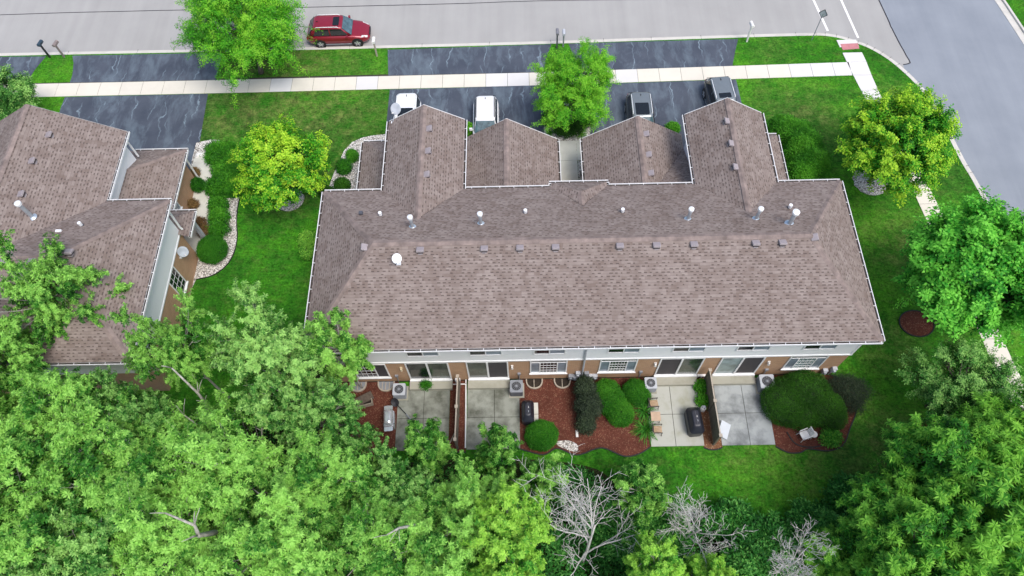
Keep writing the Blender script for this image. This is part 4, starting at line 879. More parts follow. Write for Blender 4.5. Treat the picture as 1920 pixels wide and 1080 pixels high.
wood = [  # proto, px, py (crown centre), crown radius, crown centre height, label
    ('b', 95, 565, 2.3, 7.2, 'tall bright poplar standing in front of the neighbour roof'),
    ('a', 15, 690, 2.0, 6.6, 'leafy poplar at the left edge under the neighbour rear eave'),
    ('c', 250, 785, 1.9, 6.6, 'slim poplar below the neighbour rear gutter'),
    ('b', 335, 660, 1.75, 7.0, 'poplar rising before the neighbour brick side wall'),
    ('c', 500, 665, 2.75, 7.2, 'broad pale poplar topping out at the lawn between the houses'),
    ('a', 125, 805, 2.5, 6.4, 'poplar with gaps of dark shade behind the neighbour patio'),
    ('b', 285, 850, 2.4, 6.2, 'poplar with long pale forked limbs between the two rear lawns'),
    ('c', 585, 780, 2.1, 6.6, 'soft green poplar covering the left end of the long building'),
    ('n', 640, 660, 1.35, 5.6, 'leafy sprig tree reaching the left rear corner of the long roof'),
    ('a', 20, 850, 2.7, 6.0, 'shaded poplar at the left edge below the gap in the leaves'),
    ('a', 235, 905, 3.0, 6.8, 'poplar in the lower left wood with pale shoots on top'),
    ('b', 450, 900, 3.0, 7.0, 'big poplar in the middle of the left wood'),
    ('a', 600, 925, 2.6, 6.4, 'poplar right of the pale crooked branch'),
    ('n', 800, 838, 1.15, 4.0, 'small tree overhanging the first rear patio'),
    ('c', 735, 925, 2.2, 5.4, 'rounded poplar just below the left bark bed'),
    ('n', 930, 858, 1.1, 4.4, 'narrow young tree pointing up over the second patio'),
    ('n', 1015, 900, 1.05, 4.0, 'narrow young tree beside the clipped round bush'),
    ('b', 870, 965, 2.1, 5.2, 'poplar in shade under the second patio'),
    ('a', 60, 980, 3.0, 6.6, 'poplar in the bottom left corner area with dark gaps'),
    ('c', 150, 1060, 3.0, 6.8, 'poplar cut by the bottom edge near the left corner'),
    ('b', 330, 1030, 3.0, 6.6, 'poplar cut by the bottom edge under the crooked branch'),
    ('a', 520, 1040, 2.8, 7.0, 'poplar with yellowish shoots at the bottom left of centre'),
    ('b', 690, 1030, 2.5, 6.4, 'poplar at the bottom left of centre beside the yellow green trees'),
    ('a', 810, 1040, 2.6, 6.0, 'poplar at the bottom just left of the yellow green trees'),
    ('y', 948, 1000, 2.0, 6.0, 'yellow green tree left of the largest dead tree'),
    ('y', 950, 1090, 2.0, 6.0, 'yellow green tree at the bottom edge left of the dead trunk'),
    ('n', 1205, 925, 1.25, 3.2, 'feathery low green tree right of the largest dead tree'),
    ('y', 1225, 1080, 1.7, 4.4, 'bright yellow green treetop at the bottom edge right of centre'),
    ('y', 1335, 1100, 1.4, 4.2, 'smaller yellow green treetop next to the brightest one'),
    ('s', 1570, 1065, 1.6, 2.8, 'low dark sumac between two dead trees at the bottom'),
    ('r', 1665, 985, 2.0, 5.0, 'sumac with star shaped leaf sprays at the edge of the rear lawn'),
    ('s', 1760, 905, 2.6, 6.2, 'sumac with upright pale stem beside the right sidewalk'),
    ('r', 1850, 960, 2.8, 6.4, 'broad sumac crown in the lower right wood'),
    ('s', 1705, 1050, 2.6, 5.6, 'sumac crown cut by the bottom edge right of the dead trees'),
    ('r', 1900, 1075, 2.6, 6.0, 'sumac crown in the bottom right corner'),
    ('s', 1905, 850, 2.4, 5.6, 'sumac crown at the right edge over the sidewalk end'),
    ('r', 1840, 830, 1.9, 4.6, 'lighter sumac between the dull ornamental tree and the wood'),
]
rr = random.Random(8); seen = set()
for kx, px, py, cr_, zc_, lab in wood:
    s = cr_ / PR[kx]; loc = at(px, py, zc_)[:2] + (zc_ - PZ[kx] * s,)
    # keep the root at the ground: stretch the tree in z instead of lifting it
    o = protos[kx] if kx not in seen else copy_tree(protos[kx]); seen.add(kx)
    o.location = (loc[0], loc[1], 0); o.rotation_euler = (0, 0, rr.uniform(0, 6.28)); o.scale = (s, s, zc_ / PZ[kx]); o['label'] = lab
    if kx == 'n': o['category'] = 'tree'
dead_tree('dead_tree', 'largest bare bleached tree with tangled branches at bottom centre', (0, 0, 0), 9.9, 5, .46, (.03, .12), .11, crown=(1092, 965))
dead_tree('dead_tree', 'bare pale tree at the edge of the rear lawn between yellow treetop and bushes', (0, 0, 0), 7.0, 9, .42, (.0, .12), .08, crown=(1302, 985))
dead_tree('dead_tree', 'bare pale tree cut by the bottom edge right of the other dead trees', (0, 0, 0), 6.3, 14, .42, (.0, .12), .07, crown=(1492, 1050))
def limb(label, px, py, z, pts, r=.1):
    p0 = Vector(at(px, py, z)); t = thing('bare_branch', label, 'branch', tuple(p0)); mb = MB(); q = [Vector(at(*p)) for p in pts]
    mb.tube(q, [r * (1 - .7 * i / (len(q) - 1)) for i in range(len(q))], 6); rs = random.Random(px)
    for i in range(1, len(q)):
        for k in range(2):
            d = (q[i] - q[i - 1]).normalized(); e = q[i] + (d + Vector((rs.uniform(-1, 1), rs.uniform(-1, 1), rs.uniform(-.2, .8)))).normalized() * rs.uniform(.5, 1.1); mb.tube([q[i], q[i].lerp(e, .5) + Vector((0, 0, .06)), e], [r * .3, r * .2, .01], 4)
    obj('limb', mb, M['bark'], t, smooth=True, uv=False); return t
limb('long pale forked branch showing in the gap right of the neighbour house', 400, 790, 3, [(400, 800, 3), (385, 755, 5.5), (372, 738, 6.5), (322, 690, 8.6)], .12)
limb('thin pale branch beside the forked one over dark ground', 395, 812, 4, [(400, 815, 4), (375, 800, 5.4), (345, 778, 7)], .07)
limb('crooked grey branch on top of the lower left wood', 400, 1000, 7.5, [(405, 998, 8.2), (372, 1004, 9.0), (365, 985, 9.6), (310, 962, 10.2)], .13)
limb('pale forked branch over the lower wood left of centre', 775, 990, 6, [(778, 985, 8.5), (748, 990, 9.3), (725, 1003, 9.8)], .08)
limb('grey bent stem at the left edge of the wood', 10, 900, 5, [(0, 905, 6), (25, 900, 8), (2, 870, 9)], .10)

# ---- undergrowth of the wood (nobody could count it)
rs = np.random.RandomState(3)
def in_poly(P, poly):
    x, y = P[:, 0], P[:, 1]; c = np.zeros(len(P), bool)
    for i in range(len(poly)):
        (x0, y0), (x1, y1) = poly[i], poly[i - 1]; c ^= ((y0 > y) != (y1 > y)) & (x < (x1 - x0) * (y - y0) / (y1 - y0 + 1e-12) + x0)
    return c
P = np.stack([rs.uniform(-32, 32, 70000), rs.uniform(-1, 17, 70000)], 1)
P = P[in_poly(P, [(-32, 14), (-24, 12.8), (-16, 12.4)] + [(a, b - .35) for a, b in ff[6:]] + [(32, -1), (-32, -1)])]
nz = np.sin(P[:, 0] * 1.1) * np.sin(P[:, 1] * 1.3 + 1) + .6 * np.sin(P[:, 0] * 2.7 + P[:, 1] * 1.9)
dens = rs.uniform(size=len(P)) < np.where(P[:, 0] < 0, .22, 1.0) * np.clip(.85 + .4 * nz, 0, 1); P = P[dens]; nz = nz[dens]
edge = np.clip((9.0 - P[:, 1]) / 2.2, .2, 1)
C = np.column_stack([P, rs.uniform(.05, 1, len(P)) * (.75 + .5 * nz.clip(-1, 1.3)) * 1.7 * edge + .05])
arr = tufts(rs, C, np.tile([0, 0, 1.], (len(C), 1)) + rs.normal(0, .3, C.shape), 6, .2, .085, (35, 95), .4, tint=.30 + .16 * nz + rs.normal(0, .12, len(C)))
tag(link('undergrowth', leaf_mesh('undergrowth', *arr[:3], arr[3], arr[4], arr[5]), M['leaf_under'], None, (0, 0, 0)), 'dark green undergrowth covering the floor of the wood', 'undergrowth', kind='stuff')
# upright weeds along the edge of the rear lawn
sp = []
for i in range(46):
    f_ = i / 45; px = 1385 + 330 * f_ + rs.uniform(-6, 6); py = np.interp(px, [1385, 1500, 1600, 1660, 1720], [985, 992, 985, 940, 885]) + rs.uniform(-10, 18); x, y, _ = at(px, py, 0)
    hh = rs.uniform(.7, 1.7); lx_, ly_ = rs.normal(0, .12, 2)
    for z in np.linspace(.1, hh, 9): sp.append((x + lx_ * z, y + ly_ * z, z))
C = np.array(sp); arr = tufts(rs, C, np.tile([0, 0, 1.], (len(C), 1)), 7, .2, .055, (35, 80), .1, tint=.45 + rs.normal(0, .12, len(C)))
tag(link('tall_weeds', leaf_mesh('tall_weeds', *arr[:3], arr[3], arr[4], arr[5]), M['leaf_under'], None, (0, 0, 0)), 'upright weeds along the edge of the rear lawn', 'weeds', kind='stuff')
for i, (px, py, r_, h_, lab) in enumerate(((1430, 1020, 1.1, 1.6, 'dark green bush between the second and third dead trees'), (1520, 985, 1.0, 1.2, 'low dark bush at the bottom edge of the rear lawn'), (1370, 975, .8, 1.2, 'small leafy bush right of the second dead tree'), (1590, 930, .8, 1.6, 'upright leafy bush where the rear lawn meets the sumac trees'), (1180, 965, 1.0, 1.8, 'leafy bush right of the largest dead tree'), (1245, 1000, .9, 1.6, 'leafy bush between the two larger dead trees'), (1400, 1060, 1.1, 2.2, 'leafy bush left of the dead tree at the bottom edge'), (1470, 1050, 1.1, 1.8, 'broad bush right above the dead tree at the bottom edge'), (1560, 1010, 1.1, 2.0, 'leafy bush at the lower right corner of the rear lawn'), (1620, 1050, 1.1, 2.2, 'bush at the bottom edge just left of the sumac crowns'), (1160, 1010, 1.0, 1.5, 'dark bush under the largest dead tree'))):
    x, y, _ = at(px, py, h_ * .6); shrub('wild_bush', lab, 'bush', [(x, y, h_ * .5, r_, r_ * .9, h_ * .55), (x + r_ * .6, y + .2, h_ * .4, r_ * .6, r_ * .6, h_ * .5)], 'leaf_under', 1500, .2, .08, 40 + i, core=False, tint=.42, tipy=.3, rough=.3)

# ---- clipped and garden shrubs
G = at
shrub('clipped_bush', 'largest dark green spreading bush at the right end of the rear bark bed', 'bush', [(14.9, 13.4, .6, 1.35, 1.35, .85), (16.0, 13.9, .7, 1.4, 1.25, .9), (16.7, 13.0, .6, 1.35, 1.0, .8), (15.6, 12.75, .55, 1.2, .85, .75), (17.3, 12.6, .5, .8, .8, .65)], 'leaf_boxdark', 12000, .075, .03, 31, tint=.55, patch=.2)
shrub('clipped_bush', 'elongated bright clipped hedge beside the dark shrub in the bark bed', 'hedge', [(4.75, 14.3, .45, .72, .6, .65), (5.0, 13.6, .45, .78, .75, .68), (5.45, 12.95, .42, .7, .7, .62)], 'leaf_box', 5200, .07, .03, 32, tint=.62, patch=.2)
shrub('clipped_bush', 'squarish clipped bush next to the air conditioner on the clean patio', 'bush', [(6.4, 14.25, .42, .66, .66, .6), (6.6, 13.95, .4, .6, .5, .55)], 'leaf_box', 3200, .07, .03, 33, tint=.55)
shrub('clipped_bush', 'round clipped bush below the black covered grill of the second patio', 'bush', [(.93, 11.75, .42, .84, .78, .62)], 'leaf_box', 3200, .07, .03, 34, tint=.5)
shrub('dark_shrub', 'tall dark purple green shrub in the bark bed by the downspout', 'shrub', [(3.5, 14.3, .8, .5, .6, .8), (3.6, 13.3, .8, .65, .7, .8), (3.45, 12.4, .6, .45, .55, .6)], 'leaf_dark', 3200, .09, .04, 35, tint=.45, rough=.15, tipy=.3)
shrub('dead_shrub', 'bare brown shrub at the rear right corner of the building', 'shrub', [(18.3, 14.3, .3, .7, .55, .45), (18.9, 14.1, .3, .7, .6, .45), (18.7, 13.4, .25, .45, .5, .3)], 'leaf_dark', 2600, .16, .02, 36, core=False, tint=.75, rough=.3)
for x, y, z, lab in ((10.3, 14.55, .25, 'small bright green plant by the wall in the brown bark strip'), (10.26, 13.68, .25, 'small bright green plant behind the white propane tank')): shrub('small_plant', lab, 'plant', [(x, y, z, .26, .26, .25)], 'leaf_hedge', 260, .11, .06, int(y * 10), tint=.7, rough=.2)
shrub('small_plant', 'lime green leafy plant right of the white chair', 'plant', [(17.2, 11.45, .15, .36, .36, .22), (17.0, 11.3, .12, .25, .2, .15)], 'leaf_lime', 420, .16, .06, 45, core=False, tint=.55, rough=.25)
grass_clump('daylily', 'grassy daylily clump beside the upper tan patio chair', (6.85, 13.15, .03), .75, 130, 'leaf_lime', 3, tint=.4); grass_clump('daylily', 'grassy daylily clump beside the lower tan patio chair', (6.82, 12.05, .03), .8, 140, 'leaf_lime', 4, tint=.35)
shrub('lawn_weed', 'small dark plant growing on the first rear stoop', 'plant', [(-5.75, 14.85, .4, .22, .18, .2)], 'leaf_hedge', 160, .1, .04, 47, core=False, tint=.4, rough=.3)
shrub('clipped_bush', 'ball shaped bush in the stone bed beside the neighbour house', 'bush', [(-19.9, 24.25, .62, .86, .86, .72)], 'leaf_box', 3600, .07, .03, 48, tint=.68)
hb = [(*at(px, py, .4)[:2], .35, rx, ry, .5) for px, py, rx, ry in ((406, 288, .62, .75), (425, 290, .75, .75), (422, 312, .72, .8), (430, 335, .8, .75), (408, 350, .62, .55), (436, 350, .6, .55))]
shrub('spreading_hedge', 'wide spreading juniper hedge along the curved garden path', 'hedge', hb, 'leaf_hedge', 7500, .14, .04, 49, tint=.45, patch=.25, rough=.22, tipy=.25)
for px, py, r_, lf, lab, tn in ((410, 384, .46, 'leaf_hedge', 'leafy shrub just below the spreading hedge', .3), (411, 406, .48, 'leaf_hedge', 'middle leafy shrub of the row down the garden path', .4), (411, 430, .48, 'leaf_hedge', 'leafy shrub directly above the ball shaped bush', .35)): x, y, _ = at(px, py, .4); shrub('leafy_shrub', lab, 'shrub', [(x, y, .4, r_, r_ * .85, .45), (x - .15, y - .1, .35, r_ * .6, r_ * .6, .4)], lf, 900, .13, .05, px + py, tint=tn + .1, rough=.25, tipy=.4)
for px, py, r_, lab in ((375, 418, .3, 'small rust coloured bush on the garden path'), (383, 433, .34, 'rust and green bush touching the leafy shrubs'), (362, 383, .25, 'small brownish plant against the neighbour garage wall'), (366, 323, .22, 'little yellow plant by the garage corner of the neighbour house')): x, y, _ = at(px, py, .3); shrub('small_bush', lab, 'bush', [(x, y, .28, r_, r_, r_)], 'leaf_brown', 320, .09, .04, px, tint=.4, rough=.2, core=False)
x, y, _ = at(371, 347, .4); shrub('small_bush', 'dark clipped bush against the neighbour garage wall', 'bush', [(x, y, .4, .42, .42, .42)], 'leaf_box', 700, .08, .035, 51, tint=.5)
for px, py, r_, rz_, lf, tn, lab in ((660, 291, .33, .36, 'leaf_hedge', .4, 'uppermost round bush in the white stone bed'), (645, 313, .42, .42, 'leaf_hedge', .25, 'middle loose bush in the white stone bed'), (641, 346, .44, .36, 'leaf_boxdark', .5, 'dark clipped ball in the white stone bed near the gutter'), (612, 359, .4, .25, 'leaf_boxdark', .4, 'dark low bush half under the front gutter'), (578, 452, .5, .5, 'leaf_lime', .4, 'lime green bush against the left side of the long building'), (879, 243, .38, .4, 'leaf_locust', .5, 'green bush between the two left garages'), (1262, 239, .4, .3, 'leaf_hedge', .6, 'green bush between the two right garages')):
    x, y, _ = at(px, py, .4); x = min(x, -11.3) if px == 578 else x
    tn += .35 if px == 578 else .1; shrub('garden_bush', lab, 'bush', [(x, y, rz_ * .9, r_, r_, rz_)] + ([(x, y - .7, .35, r_ * .7, .5, .35)] if px == 578 else []), lf, int(3000 * r_ * r_ + 300), .09, .045, px, tint=tn, rough=.1, tipy=.15)
shrub('clipped_hedge', 'big dark mounded hedge on the lawn beside the right gable', 'hedge', [(*at(px, py, 1.1)[:2], .9, a, b, c * 1.25) for px, py, a, b, c in ((1466, 238, 1.0, .7, .75), (1488, 252, 1.2, .9, .9), (1505, 280, 1.2, 1.2, 1.15), (1518, 310, 1.25, 1.0, 1.1), (1500, 325, .9, .7, .9))], 'leaf_hedge', 12500, .11, .04, 53, tint=.62, patch=.25, rough=.08)
shrub('dark_hedge', 'reddish dark hedge around the foot of the small driveway tree', 'hedge', [(*at(px, py, .5)[:2], .4, a, b, .5) for px, py, a, b in ((1033, 222, .6, .5), (1060, 240, .7, .6), (1075, 232, .8, .7), (1100, 222, .5, .5), (1045, 205, .6, .6), (1085, 210, .8, .6))], 'leaf_boxdark', 4500, .09, .035, 54, tint=.55, rough=.1)
for px, py, lab in ((1031, 251, 'yellow green grass tuft left of the entry walk'), (1090, 254, 'green grass tuft right of the entry walk')): x, y, _ = at(px, py, 0); grass_clump('grass_tuft', lab, (x, y, .02), .4, 60, 'leaf_lime', px, tint=.5, cat='plant')
x, y = 4.3, 27.2; shrub('small_bush', 'small green bush in the entry bed between the garages', 'bush', [(x, y, .3, .3, .4, .3)], 'leaf_hedge', 320, .1, .04, 55, tint=.4, core=False)

# ================================================================== vehicles
def slab(mb, q, th=.012):
    "closed thin plate standing proud of the surface its corners lie on"
    q = [Vector(p) for p in q]; n = (q[1] - q[0]).cross(q[3] - q[0]).normalized()
    a = [p - n * .02 for p in q]; b = [p + n * th for p in q]; return mb.loft([a, b])
def make_car(name, label, cat, paint, L=4.75, W=1.9, Hc=1.68, roofcol=None, sunroof=(.1, -.45, .42), rails=True, glass='windshield', cabin=(1.12, .42, -1.72, -2.2), bars=False, rimk='rim'):
    t = thing(name, label, cat, (0, 0, 0)); h = L / 2; w = W / 2; zb = 1.02 if Hc > 1.6 else .95
    cw, rf, rr_, bb = cabin
    st = [(-h, .66, .42, .78), (-h + .07, .80, .34, .95), (-h + .32, .94, .28, zb + .02), (-1.5, 1.0, .26, zb + .02), (-.5, 1.0, .26, zb), (.5, 1.0, .26, zb - .01), (cw, .985, .26, zb - .03), (h - .75, .96, .27, zb - .12), (h - .38, .88, .30, zb - .20), (h - .12, .73, .34, zb - .30), (h, .52, .40, .60)]
    b = MB(); rings = []
    for x, f, z0, z1 in st:
        a = w * f; zm = z0 + (z1 - z0) * .62
        half = [(a * .90, z0), (a, z0 + .14), (a, zm), (a * .985, z1 - .10), (a * .93, z1 - .02), (a * .78, z1), (a * .35, z1 + .025)]
        rings.append([(x, y, z) for y, z in half] + [(x, -y, z) for y, z in reversed(half)])
    b.loft([r[::-1] for r in rings]); obj('body', b, M[paint], t, smooth=True, uv=False)
    c = MB(); rw = w * .74
    secs = []
    for k, (z, s) in enumerate(((zb - .04, 0), (zb + (Hc - zb) * .5, .5), (Hc - .09, .92), (Hc - .03, .99), (Hc, 1.06))):
        xf_ = cw + (rf - cw) * s; xb = bb + (rr_ - bb) * s; hy = w * .90 + (rw - w * .90) * min(s, 1) - (.10 if k == 4 else 0); sh = .12 if k == 4 else 0
        secs.append((z, (xf_ + xb) / 2, 0, (xf_ - xb) / 2 - sh, hy, .26))
    c.rrect(secs, 5); roof = obj('roof', c, M[roofcol or paint], t, smooth=True, uv=False)
    top = lambda s: (cw + (rf - cw) * s, bb + (rr_ - bb) * s, w * .90 + (rw - w * .90) * s, zb + (Hc - .03 - zb) * s)
    f0, r0, y0, z0 = top(.06); f1, r1, y1, z1 = top(.93)
    obj('windshield', slab(MB(), [(f0, -y0 + .06, z0), (f0, y0 - .06, z0), (f1, y1 - .05, z1), (f1, -y1 + .05, z1)]), M[glass], t)
    obj('rear_window', slab(MB(), [(r0, y0 - .1, z0 + .1), (r0, -y0 + .1, z0 + .1), (r1, -y1 + .06, z1), (r1, y1 - .06, z1)]), M['carglass'], t)
    for s in (1, -1):
        x_m = (f0 + r0) / 2 + .05
        for a0, a1, c0, c1 in ((f0 - .22, x_m + .05, f1 - .12, x_m + .02), (x_m - .05, r0 + .40, x_m - .06, r1 + .22)):
            q = [(a0, s * y0, z0 + .02), (a1, s * y0, z0 + .02), (c1, s * (y1 + .012), z1 - .03), (c0, s * (y1 + .012), z1 - .03)]
            obj('side_window', slab(MB(), q if s < 0 and q[0][0] < q[1][0] or s > 0 and q[0][0] > q[1][0] else q[::-1], .012), M['carglass'], t)
        if rails: obj('roof_rail', MB().tube([(f1 - .25, s * (y1 - .05), Hc - .03), (f1 - .40, s * (y1 - .05), Hc + .045), (r1 + .35, s * (y1 - .05), Hc + .045), (r1 + .2, s * (y1 - .05), Hc - .02)], .028, 6), M['steelw'] if rails is True else M['black'], t, smooth=True)
        mi = MB().rrect([(zb + .02, f0 - .28, s * (w + .10), .07, .12, .04), (zb + .16, f0 - .30, s * (w + .10), .06, .11, .04)]); mi.box(f0 - .32, f0 - .26, min(s * (w - .08), s * w), max(s * (w - .08), s * w), zb + .04, zb + .08)
        obj('mirror', mi, M[paint], t)
        obj('headlight', slab(MB(), [(h - .62, s * w * .90, zb - .19), (h - .16, s * w * .74, zb - .33), (h - .14, s * w * .60, zb - .26), (h - .55, s * w * .74, zb - .12)][::s], .02), M['headlight'], t)
        obj('tail_light', MB().box(-h - .005, -h + .12, min(s * w * .62, s * w * .80), max(s * w * .62, s * w * .80), .66, .80), M['taillight'], t)
        obj('sill', MB().box(-1.0, 1.0, min(s * (w - .05), s * (w + .012)), max(s * (w - .05), s * (w + .012)), .27, .34), M['mgrey'], t)
        for xw in (h - .95, -h + .98):
            wy0, wy1 = sorted((s * (w - .20), s * (w + .014))); ring = lambda rr, y: [(xw + rr * math.cos(j / 20 * 2 * math.pi), y, .36 + rr * math.sin(j / 20 * 2 * math.pi)) for j in range(20)]
            wh = obj('wheel', MB().loft([ring(.36, wy0), ring(.36, wy1)][::s * -1] if True else None), M['tyre'], t)
            rm = MB(); ye = s * (w + .022); r_in = [(ring(.245, s * (w + .0)), ring(.245, ye))]; rm.cur = 1; rm.loft(r_in[0]); rm.cur = 0
            for k in range(5):
                a = k * 2 * math.pi / 5 + .3; ca, sa = math.cos(a), math.sin(a); yy = s * (w + .034)
                pts = [(xw + ca * r_ - sa * o, .36 + sa * r_ + ca * o) for r_, o in ((.03, -.05), (.24, -.045), (.24, .045), (.03, .05))]
                rm.loft([[(p[0], s * (w + .02), p[1]) for p in pts], [(p[0], yy, p[1]) for p in pts]])
            obj('rim', rm, [M[rimk], M['dgrey']], wh)
            ar = MB().loft([ring(.43, s * (w - .06)), ring(.43, s * (w + .004))]); obj('wheel_arch', ar, M['tyre'], t)
    gr = MB().box(h - .05, h + .015, -w * .42, w * .42, .52, .74); obj('grille', gr, M['black'], t)
    if sunroof:
        a, b_, hy = sunroof; obj('sunroof', MB().rrect([(Hc - .02, (a + b_) / 2, 0, (a - b_) / 2, hy, .07), (Hc + .012, (a + b_) / 2, 0, (a - b_) / 2, hy, .07)]), M['carglass'], t)
    if bars:
        for xb_ in (.0, -.6, -1.2): obj('roof_bar', MB().tube([(xb_, -rw, Hc + .06), (xb_, rw, Hc + .06)], .02, 6), M['black'], t)
    obj('antenna', MB().box(rr_ + .2, rr_ + .34, -.02, .02, Hc - .02, Hc + .05), M['black'], t)
    return t
def paint(name, c, rough=.25, metal=.0):
    m_ = plain(name, c, rough, metal, var=.03, coat=.6); M[name] = m_; return name
paint('red_paint', (0.27, 0.012, 0.03), .28, .2); paint('white_paint', (0.80, 0.81, 0.82)); paint('black_paint', (0.018, 0.018, 0.022)); paint('silver_paint', (0.20, 0.23, 0.245), .25, .3); paint('navy_paint', (0.015, 0.022, 0.035))
def park(t, x, y, rz, z=0.0): t['group'] = 'cars parked on the street and the driveways'; t.location = (x, y, z); t.rotation_euler = (0, 0, rz)
c = make_car('parked_car', 'dark red crossover parked along the kerb with silver roof rails', 'car', 'red_paint', 4.75, 1.9, 1.68, sunroof=(.22, -.25, .46)); park(c, -13.62, 43.48, R(.5), ZR)
c = make_car('parked_car', 'dark car on the street mostly hidden behind the feathery tree', 'car', 'navy_paint', 4.9, 1.9, 1.6, rails=False, sunroof=(.2, -.6, .45)); park(c, -19.6, 43.5, R(0), ZR)
c = make_car('parked_car', 'white off road car with black sunroof and roof rack behind the left gable', 'car', 'white_paint', 4.8, 1.9, 1.84, rails=True, sunroof=(.35, -.75, .52), cabin=(1.0, .6, -2.12, -2.35), bars=False); park(c, -7.83, 33.85, R(-90), .02)
c = make_car('parked_car', 'plain white compact crossover with blue tinted windshield behind the garage roof', 'car', 'white_paint', 4.5, 1.82, 1.66, rails='black', sunroof=None); park(c, -2.33, 34.0, R(-90), .02)
c = make_car('parked_car', 'black car with pale grey roof and large glass sunroof behind the second garage', 'car', 'black_paint', 4.7, 1.88, 1.66, roofcol='silver_paint', sunroof=(.30, -.75, .47), glass='windshield'); park(c, 8.5, 34.0, R(-90), .02)
c = make_car('parked_car', 'black car with grey roof and small sunroof touching the sidewalk', 'car', 'black_paint', 4.7, 1.88, 1.66, roofcol='silver_paint', sunroof=(.22, -.22, .42)); park(c, 14.33, 35.25, R(-86), .02)

# ================================================================== yard and street objects
def ac(label, x, y, s, h_, mat, pad=True, fan='black', first=[None]):
    t = thing('air_conditioner', label, 'air conditioner', (x, y, .0), group='air conditioners along the rear wall')
    if pad: obj('pad', MB().box(x - s * .62, x + s * .62, y - s * .62, y + s * .62, 0, .09), M['stoop'], t)
    b = MB().rrect([(.09, x, y, s * .5, s * .5, .06), (h_ - .06, x, y, s * .5, s * .5, .06)])
    for i in range(14):
        z = .16 + i * (h_ - .28) / 14; b.rrect([(z, x, y, s * .5 + .012, s * .5 + .012, .06), (z + .02, x, y, s * .5 + .012, s * .5 + .012, .06)])
    obj('casing', b, M['dgrey' if mat != 'lgrey' else 'mgrey'], t)
    tp = MB().rrect([(h_ - .059, x, y, s * .52, s * .52, .07), (h_, x, y, s * .52, s * .52, .07)]); obj('top_panel', tp, M[mat], t)
    g = MB().cyl((x, y), s * .38, h_ + .001, h_ + .012, 20); g.cur = 1
    for k in range(12):
        a = k * math.pi / 6; g.tube([(x + .06 * math.cos(a), y + .06 * math.sin(a), h_ + .025), (x + s * .37 * math.cos(a), y + s * .37 * math.sin(a), h_ + .018)], .007, 4)
    for rr2 in (.16, .27, .37): g.tube([(x + s * rr2 * math.cos(a / 18 * 2 * math.pi), y + s * rr2 * math.sin(a / 18 * 2 * math.pi), h_ + .022) for a in range(19)], .007, 4)
    g.cyl((x, y), .07, h_ + .013, h_ + .035, 10); obj('fan_guard', g, [M['black'], M['mgrey']], t); return t
ac('air conditioner with pale top beside the first stoop and mossy patio', -7.24, 14.5, .70, .8, 'lgrey'); ac('dark air conditioner on the right end of the second mossy patio', -.45, 14.55, .72, .85, 'mgrey')
ac('air conditioner between the squarish clipped bush and the clean patio', 7.3, 14.62, .66, .8, 'lgrey'); ac('largest air conditioner next to the big spreading bush', 13.95, 14.58, .80, .85, 'lgrey')
def well(label, x, covered):
    t = thing('window_well', label, 'window well', (x, 15.0, 0), group='window wells at the foot of the rear wall'); pts = [(x + .47 * math.cos(a), 15.24 - .58 * math.sin(a) ** .7 if math.sin(a) > 0 else 15.24) for a in np.linspace(0, math.pi, 17)]
    rim = MB(); strip(rim, pts, .07, .16, -.02); obj('rim', rim, M['fencecap'], t)
    f = MB().prism(pts, .0, .06 if not covered else .10); obj('cover' if covered else 'floor', f, M['mgrey' if covered else 'soil'], t)
    for dx in ((-.02,) if not covered else (-.02, -.22, .2)): obj('bar', MB().box(x + dx - .02, x + dx + .02, 14.7, 15.2, .10, .15), M['fencecap'], t)
well('covered window well at the far left under the leaves', -9.8, True); well('covered window well left of the first air conditioner', -8.14, True); well('open window well next to the dark air conditioner', .6, False); well('open window well under the right half of the gridded window', 2.25, False)
